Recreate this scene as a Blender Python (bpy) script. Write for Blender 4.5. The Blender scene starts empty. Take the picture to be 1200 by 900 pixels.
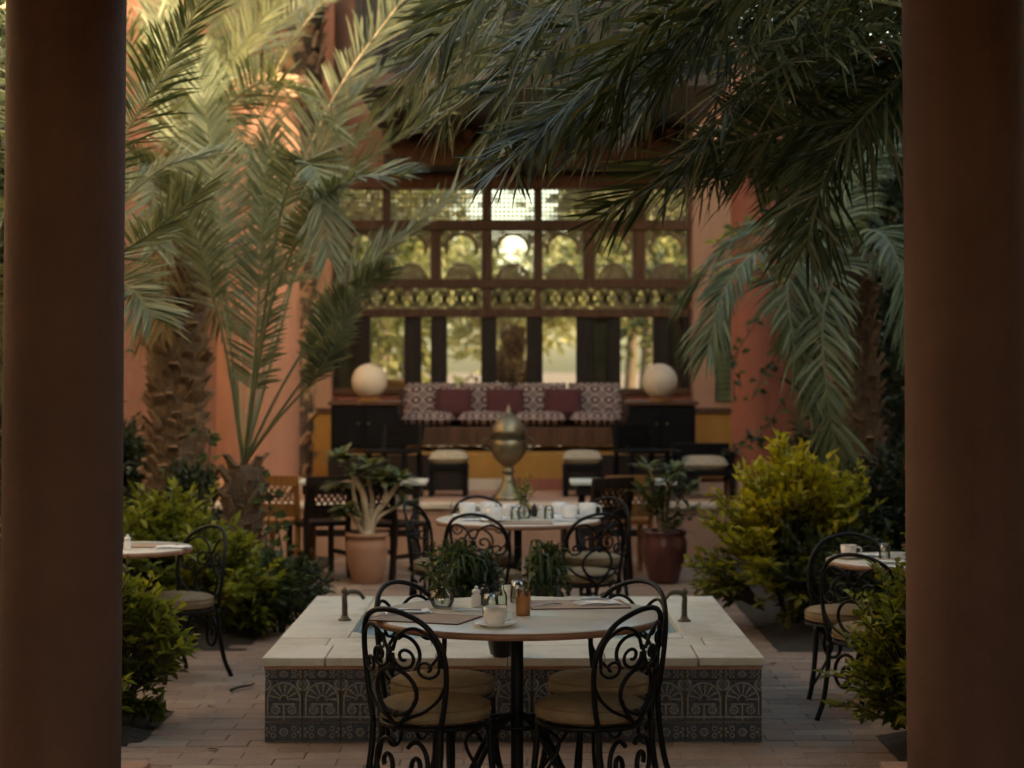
import bpy, bmesh, math, random
from mathutils import Vector, Matrix
R = math.radians
PI = math.pi
sc = bpy.context.scene
C = sc.collection

# ------------------------------------------------------------------ camera, sky, sun, exposure
FPX, CX, H, PITCH = 2250.0, 610.0, 1.77, R(2.0)
CY = 430.0 - FPX * math.tan(PITCH)
cam = bpy.data.cameras.new('camera')
camo = bpy.data.objects.new('camera', cam); C.objects.link(camo)
camo.location = (0, 0, H); camo.rotation_euler = (PI / 2 + PITCH, 0, 0)
cam.sensor_width = 36; cam.lens = 36 * FPX / 1200
cam.shift_x = (600 - CX) / 1200; cam.shift_y = -(450 - CY) / 1200
cam.clip_start = 0.1; cam.clip_end = 2000
cam.dof.use_dof = True; cam.dof.focus_distance = 7.7; cam.dof.aperture_fstop = 2.7
sc.camera = camo

SUN_EL, SUN_AZ = R(17), R(124)          # azimuth clockwise from +Y
to_sun = Vector((math.sin(SUN_AZ) * math.cos(SUN_EL), math.cos(SUN_AZ) * math.cos(SUN_EL), math.sin(SUN_EL)))
w = bpy.data.worlds.new('World'); sc.world = w; w.use_nodes = True
nt = w.node_tree
sky = nt.nodes.new('ShaderNodeTexSky'); sky.sky_type = 'NISHITA'; sky.sun_disc = False
sky.sun_elevation = SUN_EL; sky.sun_rotation = SUN_AZ
sky.air_density = 1.0; sky.dust_density = 3.0; sky.ozone_density = 0.7
bg = nt.nodes['Background']; bg.inputs[1].default_value = 0.15
nt.links.new(sky.outputs[0], bg.inputs[0])
sl = bpy.data.lights.new('sun', 'SUN'); sl.energy = 2.0; sl.angle = R(0.5); sl.color = (1.0, 0.84, 0.66)
so = bpy.data.objects.new('sun', sl); C.objects.link(so); so.location = (12, -6, 15)
so.rotation_euler = to_sun.to_track_quat('Z', 'Y').to_euler()
vs = sc.view_settings
vs.view_transform = 'Standard'; vs.look = 'None'; vs.gamma = 1.0; vs.use_curve_mapping = False
vs.exposure = 2.6
vs.use_white_balance = True; vs.white_balance_temperature = 8200; vs.white_balance_tint = 2
sc.render.engine = 'CYCLES'
sc.cycles.max_bounces = 8; sc.cycles.diffuse_bounces = 5; sc.cycles.glossy_bounces = 3
sc.cycles.transmission_bounces = 5; sc.cycles.transparent_max_bounces = 12
sc.cycles.caustics_reflective = False; sc.cycles.caustics_refractive = False
sc.cycles.use_denoising = True

_cp, _sp = math.cos(PITCH), math.sin(PITCH)
def P(px, py, Y):
    """point of the place at distance Y that the camera sees at pixel px, py of the 1200 x 900 photograph"""
    u, v = (px - CX) / FPX, (CY - py) / FPX
    t = Y / (_cp - v * _sp)
    return Vector((u * t, Y, H + (_sp + v * _cp) * t))
def G(px, py, z=0.0):
    u, v = (px - CX) / FPX, (CY - py) / FPX
    t = (z - H) / (_sp + v * _cp)
    return Vector((u * t, (_cp - v * _sp) * t, z))
def XA(px, Y): return (px - CX) / FPX * Y

# ------------------------------------------------------------------ mesh helpers
class MB:
    def __init__(s): s.v = []; s.f = []; s.m = []; s.t = []
    def add(s, vs_, fs, m=0, t=0.0):
        n = len(s.v); s.v += [tuple(a) for a in vs_]
        for f in fs:
            s.f.append(tuple(i + n for i in f)); s.m.append(m); s.t.append(t)
    def box(s, x0, x1, y0, y1, z0, z1, m=0, t=0.0):
        s.add([(x0, y0, z0), (x1, y0, z0), (x1, y1, z0), (x0, y1, z0), (x0, y0, z1), (x1, y0, z1), (x1, y1, z1), (x0, y1, z1)],
              [(0, 3, 2, 1), (4, 5, 6, 7), (0, 1, 5, 4), (1, 2, 6, 5), (2, 3, 7, 6), (3, 0, 4, 7)], m, t)
    def bar(s, a, b, wx, wz, m=0, side=None):
        """rectangular bar from a to b"""
        a, b = Vector(a), Vector(b); d = (b - a).normalized()
        u = Vector((0, 0, 1)) if abs(d.z) < .9 else Vector((0, 1, 0))
        if side is not None: u = Vector(side)
        r = d.cross(u).normalized(); u = r.cross(d).normalized()
        vs_ = []
        for p in (a, b):
            for i, j in ((-1, -1), (1, -1), (1, 1), (-1, 1)): vs_.append(p + r * (i * wx / 2) + u * (j * wz / 2))
        s.add(vs_, [(0, 3, 2, 1), (4, 5, 6, 7), (0, 1, 5, 4), (1, 2, 6, 5), (2, 3, 7, 6), (3, 0, 4, 7)], m)
    def tube(s, pts, r, n=6, m=0, r1=None, closed=False, t=0.0):
        pts = [Vector(p) for p in pts]; N = len(pts)
        up = None; rings = []
        for i, p in enumerate(pts):
            if closed: d = pts[(i + 1) % N] - pts[i - 1]
            else: d = pts[min(i + 1, N - 1)] - pts[max(i - 1, 0)]
            if d.length < 1e-9: d = Vector((0, 0, 1))
            d.normalize()
            if up is None: up = Vector((0, 0, 1)) if abs(d.z) < .9 else Vector((1, 0, 0))
            up = (up - d * up.dot(d))
            if up.length < 1e-6: up = Vector((1, 0, 0)) - d * d.x
            up.normalize(); b = d.cross(up)
            rr = r if r1 is None else r + (r1 - r) * i / (N - 1)
            if callable(r): rr = r(i / (N - 1))
            rings.append([p + up * (math.cos(2 * PI * k / n) * rr) + b * (math.sin(2 * PI * k / n) * rr) for k in range(n)])
        vs_ = [q for ring in rings for q in ring]; fs = []
        for i in range(N if closed else N - 1):
            j = (i + 1) % N
            for k in range(n):
                l = (k + 1) % n
                fs.append((i * n + k, i * n + l, j * n + l, j * n + k))
        if not closed:
            fs.append(tuple(range(n))[::-1]); fs.append(tuple((N - 1) * n + k for k in range(n)))
        s.add(vs_, fs, m, t)
    def lathe(s, prof, n=24, c=(0, 0, 0), m=0, cap=True, sx=1, sy=1):
        vs_ = []
        for r, z in prof:
            for k in range(n):
                a = 2 * PI * k / n
                vs_.append((c[0] + r * math.cos(a) * sx, c[1] + r * math.sin(a) * sy, c[2] + z))
        fs = []
        for i in range(len(prof) - 1):
            for k in range(n):
                l = (k + 1) % n
                fs.append((i * n + k, i * n + l, (i + 1) * n + l, (i + 1) * n + k))
        if cap:
            fs.append(tuple(range(n))[::-1]); fs.append(tuple((len(prof) - 1) * n + k for k in range(n)))
        s.add(vs_, fs, m)
    def leaf(s, b, d, nrm, L, W, m=0, t=0.0, fold=.25):
        d = d.normalized(); sd = d.cross(nrm)
        if sd.length < 1e-5: sd = Vector((1, 0, 0))
        sd.normalize(); n2 = sd.cross(d)
        mid = b + d * (L * .45)
        s.add([b, mid + sd * (W / 2) + n2 * (fold * W), b + d * L - n2 * (.1 * L), mid - sd * (W / 2) + n2 * (fold * W)],
              [(0, 1, 2), (0, 2, 3)], m, t)
    def build(s, name, mats, parent=None, smooth=False, bevel=0, local=False, seg=2):
        me = bpy.data.meshes.new(name)
        off = Vector((0, 0, 0))
        if parent is not None and not local:
            q = parent
            while q is not None: off = off + q.location; q = q.parent
        me.from_pydata([(a[0] - off.x, a[1] - off.y, a[2] - off.z) for a in s.v], [], s.f)
        if not isinstance(mats, (list, tuple)): mats = [mats]
        for x in mats: me.materials.append(x)
        if len(mats) > 1: me.polygons.foreach_set('material_index', s.m)
        if any(s.t):
            at = me.attributes.new('tint', 'FLOAT', 'FACE'); at.data.foreach_set('value', s.t)
        if bevel:
            bm = bmesh.new(); bm.from_mesh(me)
            bmesh.ops.bevel(bm, geom=[e for e in bm.edges if e.calc_face_angle(0) > .5], offset=bevel, segments=seg, affect='EDGES', profile=.6)
            bm.to_mesh(me); bm.free()
        if smooth:
            me.polygons.foreach_set('use_smooth', [True] * len(me.polygons))
            if smooth != True: me.set_sharp_from_angle(angle=R(smooth))
        me.update()
        o = bpy.data.objects.new(name, me); C.objects.link(o)
        if parent is not None: o.parent = parent
        return o

def thing(name, label, cat, loc=(0, 0, 0), rotz=0, group=None):
    o = bpy.data.objects.new(name, None); C.objects.link(o)
    o.location = loc; o.rotation_euler = (0, 0, rotz); o.empty_display_size = .1
    return tag(o, label, cat, group)
def tag(o, label, cat, group=None):
    o['label'] = label; o['category'] = cat
    if group: o['group'] = group
    return o
def struct(o): o['kind'] = 'structure'; return o
def stuff(o): o['kind'] = 'stuff'; return o
def children(o): return [c for c in CH.get(o.name, [])]
CH = {}
def reindex():
    CH.clear()
    for o in bpy.data.objects:
        if o.parent: CH.setdefault(o.parent.name, []).append(o)
def copy_tree(o, loc, rotz, label, parent=None):
    r = o.copy(); C.objects.link(r)
    if parent is None:
        r.location = loc; r.rotation_euler = (0, 0, rotz); r['label'] = label
    else: r.parent = parent
    for ch in children(o): copy_tree(ch, None, None, None, r)
    return r
def spline(pts, n=10):
    pts = [Vector(p) for p in pts]; out = []
    Q = [pts[0] * 2 - pts[1]] + pts + [pts[-1] * 2 - pts[-2]]
    for i in range(1, len(Q) - 2):
        p0, p1, p2, p3 = Q[i - 1:i + 3]
        for k in range(n):
            t = k / n
            out.append(.5 * ((2 * p1) + (p2 - p0) * t + (2 * p0 - 5 * p1 + 4 * p2 - p3) * t * t + (3 * p1 - p0 - 3 * p2 + p3) * t ** 3))
    out.append(pts[-1]); return out

# ------------------------------------------------------------------ materials
class E:
    """tiny expression builder over Math nodes"""
    nt = None
    def __init__(s, sock): s.s = sock
    @staticmethod
    def op(o, *a):
        n = E.nt.nodes.new('ShaderNodeMath'); n.operation = o
        for i, x in enumerate(a):
            if isinstance(x, E): E.nt.links.new(x.s, n.inputs[i])
            else: n.inputs[i].default_value = x
        return E(n.outputs[0])
    def __add__(s, o): return E.op('ADD', s, o)
    def __sub__(s, o): return E.op('SUBTRACT', s, o)
    def __rsub__(s, o): return E.op('SUBTRACT', o, s)
    def __mul__(s, o): return E.op('MULTIPLY', s, o)
    def __truediv__(s, o): return E.op('DIVIDE', s, o)
    def lt(s, o): return E.op('LESS_THAN', s, o)
    def gt(s, o): return E.op('GREATER_THAN', s, o)
    def abs(s): return E.op('ABSOLUTE', s)
    def max(s, o): return E.op('MAXIMUM', s, o)
    def min(s, o): return E.op('MINIMUM', s, o)
    def fract(s): return E.op('FRACT', s)
    def cos(s): return E.op('COSINE', s)
    def sqrt(s): return E.op('SQRT', s)
def new_mat(name):
    m = bpy.data.materials.new(name); m.use_nodes = True
    return m, m.node_tree, m.node_tree.nodes['Principled BSDF']
def ramp(nt, fac, stops):
    r = nt.nodes.new('ShaderNodeValToRGB'); el = r.color_ramp.elements
    while len(el) < len(stops): el.new(.5)
    for e, (p, c) in zip(el, stops): e.position = p; e.color = (*c, 1)
    nt.links.new(fac, r.inputs[0]); return r.outputs[0]
def noise(nt, scale, detail=4, rough=.6, vec=None, dim='3D'):
    n = nt.nodes.new('ShaderNodeTexNoise'); n.inputs['Scale'].default_value = scale
    n.inputs['Detail'].default_value = detail; n.inputs['Roughness'].default_value = rough
    if vec is None:
        tc = nt.nodes.new('ShaderNodeTexCoord'); vec = tc.outputs['Object']
    nt.links.new(vec, n.inputs['Vector']); return n.outputs['Fac']
def scaled(nt, sx, sy, sz):
    tc = nt.nodes.new('ShaderNodeTexCoord'); mp = nt.nodes.new('ShaderNodeMapping')
    mp.inputs['Scale'].default_value = (sx, sy, sz); nt.links.new(tc.outputs['Object'], mp.inputs[0]); return mp.outputs[0]
def bump(nt, bs, h, strength=.3, dist=.01):
    b = nt.nodes.new('ShaderNodeBump'); b.inputs['Strength'].default_value = strength; b.inputs['Distance'].default_value = dist
    nt.links.new(h, b.inputs['Height']); nt.links.new(b.outputs[0], bs.inputs['Normal'])
def mixc(nt, fac, a, b, mode='MIX'):
    n = nt.nodes.new('ShaderNodeMix'); n.data_type = 'RGBA'; n.blend_type = mode
    for x, i in ((fac, 0), (a, 6), (b, 7)):
        if isinstance(x, (int, float)): n.inputs[i].default_value = x
        elif isinstance(x, tuple): n.inputs[i].default_value = (*x, 1)
        else: nt.links.new(x, n.inputs[i])
    return n.outputs[2]
def mul3(c, k): return tuple(min(1, a * k) for a in c)
def M(name, col, rough=.6, var=.25, scale=6, bmp=.0, bscale=40, metal=0, spec=.5, col2=None, vec=None, bdist=.004, coat=0):
    m, nt, bs = new_mat(name)
    v = vec(nt) if vec else None
    f = noise(nt, scale, 5, .6, v)
    c2 = col2 or mul3(col, 1 + var)
    c = ramp(nt, f, [(.3, mul3(col, 1 - var)), (.5, col), (.72, c2)])
    nt.links.new(c, bs.inputs['Base Color'])
    bs.inputs['Roughness'].default_value = rough; bs.inputs['Metallic'].default_value = metal
    bs.inputs['Specular IOR Level'].default_value = spec
    if coat: bs.inputs['Coat Weight'].default_value = coat; bs.inputs['Coat Roughness'].default_value = .15
    if bmp: bump(nt, bs, noise(nt, bscale, 4, .65, v), bmp, bdist)
    return m
def M_stucco(name, col, k=.18):
    m, nt, bs = new_mat(name)
    f1 = noise(nt, .9, 5, .65); f2 = noise(nt, 9, 6, .7)
    v = scaled(nt, 3.0, 3.0, .35); f3 = noise(nt, 1.6, 4, .6, v)
    a = ramp(nt, f1, [(.3, mul3(col, 1 - k)), (.7, mul3(col, 1 + k * .8))])
    b = mixc(nt, .5, a, ramp(nt, f2, [(.3, mul3(col, .84)), (.7, mul3(col, 1.14))]))
    c = mixc(nt, .28, b, ramp(nt, f3, [(.35, mul3(col, .7)), (.6, mul3(col, 1.1))]))
    nt.links.new(c, bs.inputs['Base Color'])
    bs.inputs['Roughness'].default_value = .82; bs.inputs['Specular IOR Level'].default_value = .25
    bump(nt, bs, noise(nt, 14, 9, .72), .55, .014)
    return m
def M_wood(name, col, rough=.5, axis=2, spec=.22):
    s = [9, 9, 9]; s[axis] = .7
    return M(name, col, rough, .4, 3.0, .25, 12, spec=spec, vec=lambda nt: scaled(nt, *s))
def M_leaf(name, c1, c2, c3=None, trans=.3, rough=.45, spec=.4):
    """leaf colour varies leaf by leaf (attribute tint); thin leaves let light through"""
    m, nt, bs = new_mat(name)
    at = nt.nodes.new('ShaderNodeAttribute'); at.attribute_name = 'tint'
    f = noise(nt, 2.2, 2, .5)
    E.nt = nt
    x = E(at.outputs['Fac']) * .85 + E(f) * .3 - .08
    stops = [(0.05, c1), (.95, c2)] if c3 is None else [(.05, c1), (.5, c2), (.95, c3)]
    c = ramp(nt, x.s, stops)
    nt.links.new(c, bs.inputs['Base Color']); bs.inputs['Roughness'].default_value = rough
    bs.inputs['Specular IOR Level'].default_value = spec
    tr = nt.nodes.new('ShaderNodeBsdfTranslucent'); mx = nt.nodes.new('ShaderNodeMixShader')
    tc = mixc(nt, 1.0, c, (1.5, 1.35, .7), 'MULTIPLY')
    nt.links.new(tc, tr.inputs[0]); mx.inputs[0].default_value = trans
    nt.links.new(bs.outputs[0], mx.inputs[1]); nt.links.new(tr.outputs[0], mx.inputs[2])
    nt.links.new(mx.outputs[0], nt.nodes['Material Output'].inputs[0])
    return m
def M_glass(name, tint=(.93, .96, .94), base=.08, rough=.02, k=1.0):
    m, nt, bs = new_mat(name); nt.nodes.remove(bs)
    t = nt.nodes.new('ShaderNodeBsdfTransparent'); t.inputs[0].default_value = (*tint, 1)
    g = nt.nodes.new('ShaderNodeBsdfGlossy'); g.inputs['Roughness'].default_value = rough
    fr = nt.nodes.new('ShaderNodeFresnel'); fr.inputs[0].default_value = 1.45
    E.nt = nt; f = E(fr.outputs[0]) * k + base
    mx = nt.nodes.new('ShaderNodeMixShader'); nt.links.new(f.s, mx.inputs[0])
    nt.links.new(t.outputs[0], mx.inputs[1]); nt.links.new(g.outputs[0], mx.inputs[2])
    nt.links.new(mx.outputs[0], nt.nodes['Material Output'].inputs[0]); return m
def M_paver():
    m, nt, bs = new_mat('terracotta_paver')
    at = nt.nodes.new('ShaderNodeAttribute'); at.attribute_name = 'tint'
    oi = nt.nodes.new('ShaderNodeObjectInfo')
    E.nt = nt; x = (E(at.outputs['Fac']) + E(oi.outputs['Random'])).fract()
    c = ramp(nt, x.s, [(0, (.245, .16, .115)), (.3, (.28, .19, .138)), (.6, (.305, .22, .162)), (.85, (.285, .175, .122)), (1, (.335, .255, .19))])
    g = nt.nodes.new('ShaderNodeNewGeometry')
    f = noise(nt, 3.0, 6, .7, g.outputs['Position']); f2 = noise(nt, 38, 5, .7, g.outputs['Position'])
    c = mixc(nt, 1.0, c, ramp(nt, f, [(.3, (.72, .72, .72)), (.7, (1.12, 1.1, 1.08))]), 'MULTIPLY')
    c = mixc(nt, .7, c, ramp(nt, f2, [(.3, (.7, .7, .7)), (.65, (1.1, 1.1, 1.1))]), 'MULTIPLY')
    nt.links.new(c, bs.inputs['Base Color']); bs.inputs['Roughness'].default_value = .62
    bs.inputs['Specular IOR Level'].default_value = .35
    bump(nt, bs, f2, .5, .004); return m
def M_marble():
    m, nt, bs = new_mat('weathered_marble'); g = nt.nodes.new('ShaderNodeNewGeometry'); oi = nt.nodes.new('ShaderNodeObjectInfo')
    pos = g.outputs['Position']
    c = ramp(nt, oi.outputs['Random'], [(0, (.52, .49, .40)), (.5, (.58, .56, .48)), (1, (.62, .58, .49))])
    c = mixc(nt, 1.0, c, ramp(nt, noise(nt, 1.7, 6, .65, pos), [(.32, (.74, .71, .64)), (.5, (1, 1, 1)), (.72, (1.08, 1.08, 1.06))]), 'MULTIPLY')
    c = mixc(nt, .8, c, ramp(nt, noise(nt, 9, 7, .75, pos), [(.30, (.66, .62, .54)), (.46, (1, 1, 1)), (.8, (1.05, 1.05, 1.05))]), 'MULTIPLY')
    nt.links.new(c, bs.inputs['Base Color'])
    r = ramp(nt, noise(nt, 5, 5, .7, pos), [(.3, (.32, .32, .32)), (.7, (.62, .62, .62))]); nt.links.new(r, bs.inputs['Roughness'])
    bump(nt, bs, noise(nt, 30, 6, .7, pos), .35, .003); return m
def M_tile(name, kind):
    """printed ceramic: pale arabesque lines on blue-black glaze"""
    m, nt, bs = new_mat(name)
    uv = nt.nodes.new('ShaderNodeUVMap'); sp = nt.nodes.new('ShaderNodeSeparateXYZ'); nt.links.new(uv.outputs[0], sp.inputs[0])
    E.nt = nt; u, v = E(sp.outputs[0]), E(sp.outputs[1])
    def polar(x, y): return (x * x + y * y).sqrt(), E.op('ARCTAN2', y, x)
    x = (u - .5)
    if kind == 'main':
        y = (v - .52) * 1.12
        r, th = polar(x, y)
        up = y.gt(-.02)
        arch = ((r - .43).abs().lt(.022)) * up
        side = ((x.abs() - .43).abs().lt(.02)) * y.lt(0) * y.gt(-.42)
        pet = ((th * 13).cos().gt(.55)) * r.gt(.13) * r.lt(.39) * up
        r3 = ((r - .105).abs().lt(.016)) * up
        ax = x.abs()
        r4, t4 = polar(ax - .22, y + .28)
        scroll = ((r4 - .10).abs().lt(.018)).max(((t4 * 5).cos().gt(.5)) * r4.lt(.075))
        r5, t5 = polar(ax - .5, y - .40)
        corner = ((r5 - .15).abs().lt(.026)).max(((t5 * 7).cos().gt(.4)) * r5.lt(.11))
        stem = (x.abs().lt(.022)) * y.lt(-.14)
        hl = ((y + .13).abs().lt(.02)) * ax.lt(.3)
        base = ((y + .47).abs().lt(.025))
        pat = arch.max(side).max(pet).max(r3).max(scroll).max(corner).max(stem).max(hl).max(base)
        oliv = r.lt(.085).max((ax - .5).abs().lt(.05) * v.gt(.15) * v.lt(.85))
    else:
        y = (v - .5) * (.33 if kind == 'border' else .55)
        r, th = polar(x, y)
        fl = ((r - .095).abs().lt(.018)).max(((th * 6).cos().gt(.4)) * r.lt(.07))
        r2, t2 = polar(x.abs() - .5, y)
        f2 = ((t2 * 6).cos().gt(.2)) * r2.lt(.14) * r2.gt(.05)
        r6, t6 = polar(x.abs() - .27, y.abs() - .09)
        f3 = (r6 - .055).abs().lt(.014)
        edge = (v - .5).abs().gt(.46)
        pat = fl.max(f2).max(f3).max(edge); oliv = r2.lt(.05)
    cb = nt.nodes.new('ShaderNodeCombineXYZ'); nt.links.new((x.abs() * 11.0).s, cb.inputs[0]); nt.links.new((y * 11.0).s, cb.inputs[1])
    vo = nt.nodes.new('ShaderNodeTexVoronoi'); vo.feature = 'DISTANCE_TO_EDGE'; vo.inputs['Scale'].default_value = 1.0; nt.links.new(cb.outputs[0], vo.inputs['Vector'])
    fine = E(vo.outputs['Distance']).lt(.085)
    g = nt.nodes.new('ShaderNodeNewGeometry')
    n1 = noise(nt, 55, 5, .7, g.outputs['Position']); n2 = noise(nt, 5, 3, .6, g.outputs['Position'])
    dark = ramp(nt, n1, [(.3, (.014, .018, .032)), (.7, (.034, .042, .066))])
    pale = ramp(nt, n1, [(.3, (.15, .145, .125)), (.7, (.33, .315, .27))])
    c = mixc(nt, fine.s, dark, (.085, .088, .09)); c = mixc(nt, oliv.s, c, (.04, .037, .026)); c = mixc(nt, pat.s, c, pale)
    c = mixc(nt, ramp(nt, n2, [(.4, (0, 0, 0)), (.75, (.5, .5, .5))]), c, (.045, .045, .048))
    nt.links.new(c, bs.inputs['Base Color']); bs.inputs['Roughness'].default_value = .5; bs.inputs['Specular IOR Level'].default_value = .3
    bump(nt, bs, n1, .25, .002); return m
def M_fabric():
    """maroon and off-white woven motif"""
    m, nt, bs = new_mat('patterned_fabric')
    tc = nt.nodes.new('ShaderNodeTexCoord'); sp = nt.nodes.new('ShaderNodeSeparateXYZ'); nt.links.new(tc.outputs['Object'], sp.inputs[0])
    E.nt = nt; x = (E(sp.outputs[0]) * 6.5).fract() - .5; y = (E(sp.outputs[2]) * 6.3 + E(sp.outputs[1]) * 6.3).fract() - .5
    r = (x * x + y * y).sqrt(); th = E.op('ARCTAN2', y, x)
    pat = (r - ((th * 4).cos() * .09 + .33)).abs().lt(.09).max(r.lt(.1)).max((x.abs() + y.abs()).gt(.78))
    g = noise(nt, 60, 3)
    c = mixc(nt, pat.s, (.055, .011, .014), (.44, .34, .30)); c = mixc(nt, .4, c, ramp(nt, g, [(.3, (.5, .5, .5)), (.7, (1.1, 1.1, 1.1))]), 'MULTIPLY')
    nt.links.new(c, bs.inputs['Base Color']); bs.inputs['Roughness'].default_value = .9; bs.inputs['Specular IOR Level'].default_value = .1
    return m

mt = {}
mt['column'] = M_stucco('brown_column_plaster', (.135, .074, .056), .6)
mt['salmon'] = M_stucco('salmon_plaster', (.315, .145, .096), .28)
mt['red'] = M_stucco('red_plaster', (.27, .095, .062), .28)
mt['peach'] = M_stucco('peach_plaster', (.39, .215, .14), .25)
mt['ochre'] = M_stucco('ochre_plaster', (.34, .165, .04))
mt['tan'] = M_stucco('tan_plaster', (.44, .25, .165))
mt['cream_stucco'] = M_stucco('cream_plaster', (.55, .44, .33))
mt['iron'] = M('black_iron', (.006, .0058, .006), .5, .3, 30, .3, 120, spec=.22, bdist=.001)
mt['cushion'] = M('cream_cushion_cloth', (.25, .19, .12), .9, .2, 14, .5, 300, spec=.15, bdist=.002)
mt['piping'] = M('cushion_piping', (.22, .14, .075), .9, .15)
mt['marble'] = M_marble()
mt['tabletop'] = M('polished_table_stone', (.70, .66, .56), .24, .12, 5, .05, 60, col2=(.75, .71, .62), bdist=.001)
mt['tabletop_cream'] = M('cream_table_stone', (.70, .63, .51), .3, .1, 5)
mt['rim'] = M('terracotta_rim', (.30, .15, .09), .5)
mt['grout'] = M('brick_bedding', (.24, .17, .125), .9, .3, 20, .4)
mt['earth'] = M('dry_earth', (.14, .09, .06), .95, .3, 3, .5, 20)
mt['soil'] = M('dark_soil', (.032, .024, .017), .95, .4, 12, .9, 40, bdist=.03)
mt['paver'] = M_paver()
mt['tile'] = M_tile('arabesque_tile', 'main'); mt['tile_border'] = M_tile('border_tile', 'border'); mt['tile_foot'] = M_tile('foot_tile', 'foot')
mt['basin'] = M('pale_blue_basin', (.40, .50, .52), .4, .12, 5)
mt['bronze'] = M('aged_bronze', (.095, .072, .048), .5, .35, 18, .2, 60, metal=.75)
mt['brass'] = M('dull_brass', (.20, .165, .105), .42, .25, 9, .1, 60, metal=.85)
mt['dark_wood'] = M_wood('dark_stained_wood', (.020, .011, .007))
mt['brown_wood'] = M_wood('brown_wood', (.085, .038, .019))
mt['red_wood'] = M_wood('red_brown_wood', (.115, .044, .022))
mt['orange_wood'] = M_wood('orange_wood', (.27, .115, .035), .4)
mt['black_wood'] = M_wood('black_wood', (.006, .005, .0048), .5, 2, .12)
mt['lattice'] = M('lattice_wood', (.17, .105, .05), .5, .3)
mt['terracotta'] = M('terracotta_pot', (.36, .18, .11), .75, .2, 5, .3, 50)
mt['red_glaze'] = M('dark_red_glaze', (.085, .022, .018), .3, .3, 6, coat=.3)
mt['paper'] = M('white_paper', (.80, .80, .79), .8, .04)
mt['china'] = M('white_china', (.80, .79, .76), .2, .04)
mt['leather'] = M('tan_leather', (.37, .255, .17), .55, .15, 20, .2, 120)
mt['leather_edge'] = M('leather_edge', (.13, .06, .035), .6)
mt['steel'] = M('polished_steel', (.55, .55, .54), .18, .05, metal=1)
mt['copper'] = M('copper_amber', (.42, .19, .075), .3, .2, metal=.5)
mt['black'] = M('black_plastic', (.012, .012, .013), .3)
mt['glass'] = M_glass('clear_glass'); mt['pane'] = M_glass('window_glass', (.97, .97, .94), .02)
mt['green_glass'] = M_glass('pale_green_glass', (.78, .9, .82), .08)
mt['oil'] = M('amber_oil', (.45, .25, .03), .15)
mt['fabric'] = M_fabric()
mt['maroon'] = M('maroon_cloth', (.075, .018, .02), .9, .2, 20)
mt['stone_globe'] = M('pale_globe', (.62, .50, .37), .55, .08, 4)
mt['stool_cloth'] = M('beige_stool_cloth', (.38, .30, .2), .9, .2, 18)
mt['palm_trunk'] = M('palm_fibre', (.095, .06, .036), .9, .4, 9, .9, 30, bdist=.02)
mt['palm_boot'] = M('palm_leaf_base', (.155, .092, .052), .9, .55, 14, .9, 30, bdist=.01)
mt['dry_sunlit_boot'] = M('dry_sunlit_leaf_base', (.40, .24, .14), .9, .5, 14, .8, 30, bdist=.01)  # palm_boot lightened to put sunlight into the back trunk; dry leaves share it
mt['bark'] = M('dark_bark', (.05, .035, .024), .9, .4, 12, .9, 40, bdist=.01)
mt['stem'] = M('green_stem', (.07, .085, .03), .7, .3)
mt['pale_stem'] = M('pale_bark', (.46, .35, .24), .8, .2, 8, .4, 40)
mt['rachis'] = M('palm_rachis', (.10, .105, .045), .55, .2)
mt['rachis_warm'] = M('palm_rachis_warm', (.30, .19, .08), .55, .2)  # lighter, warmer rachis for the sunlit fronds, shared with the dry ones
mt['leaf_palm'] = M_leaf('palm_leaflet_sage', (.065, .08, .042), (.12, .135, .075), (.20, .21, .13), .28, .5, .3)
mt['leaf_palm_mid'] = M_leaf('palm_leaflet_green', (.045, .062, .03), (.08, .10, .05), (.15, .17, .095), .28, .5, .25)
mt['leaf_palm_dark'] = M_leaf('palm_leaflet_dark', (.018, .026, .010), (.036, .047, .019), (.13, .13, .07), .22, .45, .14)  # palest leaflet tone stands in for highlights on the dark fronds
mt['leaf_palm_sunlit'] = M_leaf('palm_leaflet_sunlit', (.10, .115, .06), (.16, .165, .09), (.205, .20, .12), .32, .5, .25)  # sage leaflet made lighter and warmer, sunlight put into the upper fronds' colour
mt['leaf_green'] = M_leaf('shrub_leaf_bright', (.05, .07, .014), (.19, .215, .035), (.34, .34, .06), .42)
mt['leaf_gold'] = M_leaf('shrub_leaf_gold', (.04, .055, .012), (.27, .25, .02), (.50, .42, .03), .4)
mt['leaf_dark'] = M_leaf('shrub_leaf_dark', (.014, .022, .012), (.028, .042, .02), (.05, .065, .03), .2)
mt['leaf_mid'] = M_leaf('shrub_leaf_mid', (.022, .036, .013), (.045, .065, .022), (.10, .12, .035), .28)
mt['leaf_pot'] = M_leaf('pot_plant_leaf', (.045, .065, .025), (.10, .125, .05), (.17, .18, .08), .25)
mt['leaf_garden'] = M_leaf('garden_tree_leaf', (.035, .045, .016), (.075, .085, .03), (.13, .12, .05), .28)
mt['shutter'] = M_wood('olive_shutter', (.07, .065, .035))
mt['leaf_garden_sunlit'] = M_leaf('garden_tree_leaf_sunlit', (.08, .095, .04), (.16, .17, .08), (.24, .23, .12), .35)  # garden leaf lightened so the far trees carry sunlight in their colour
mt['leaf_dry'] = M_leaf('dry_palm_leaflet', (.10, .07, .035), (.18, .125, .065), (.26, .19, .10), .2, .6, .2)
mt['water'] = M_glass('water', (.90, .96, .97), .0, .08, .3)
mt['sand'] = M('pale_gravel_path', (.48, .40, .31), .9, .15, 8)
mt['lawn'] = M('lawn', (.09, .12, .03), .9, .3, 12)

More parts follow.
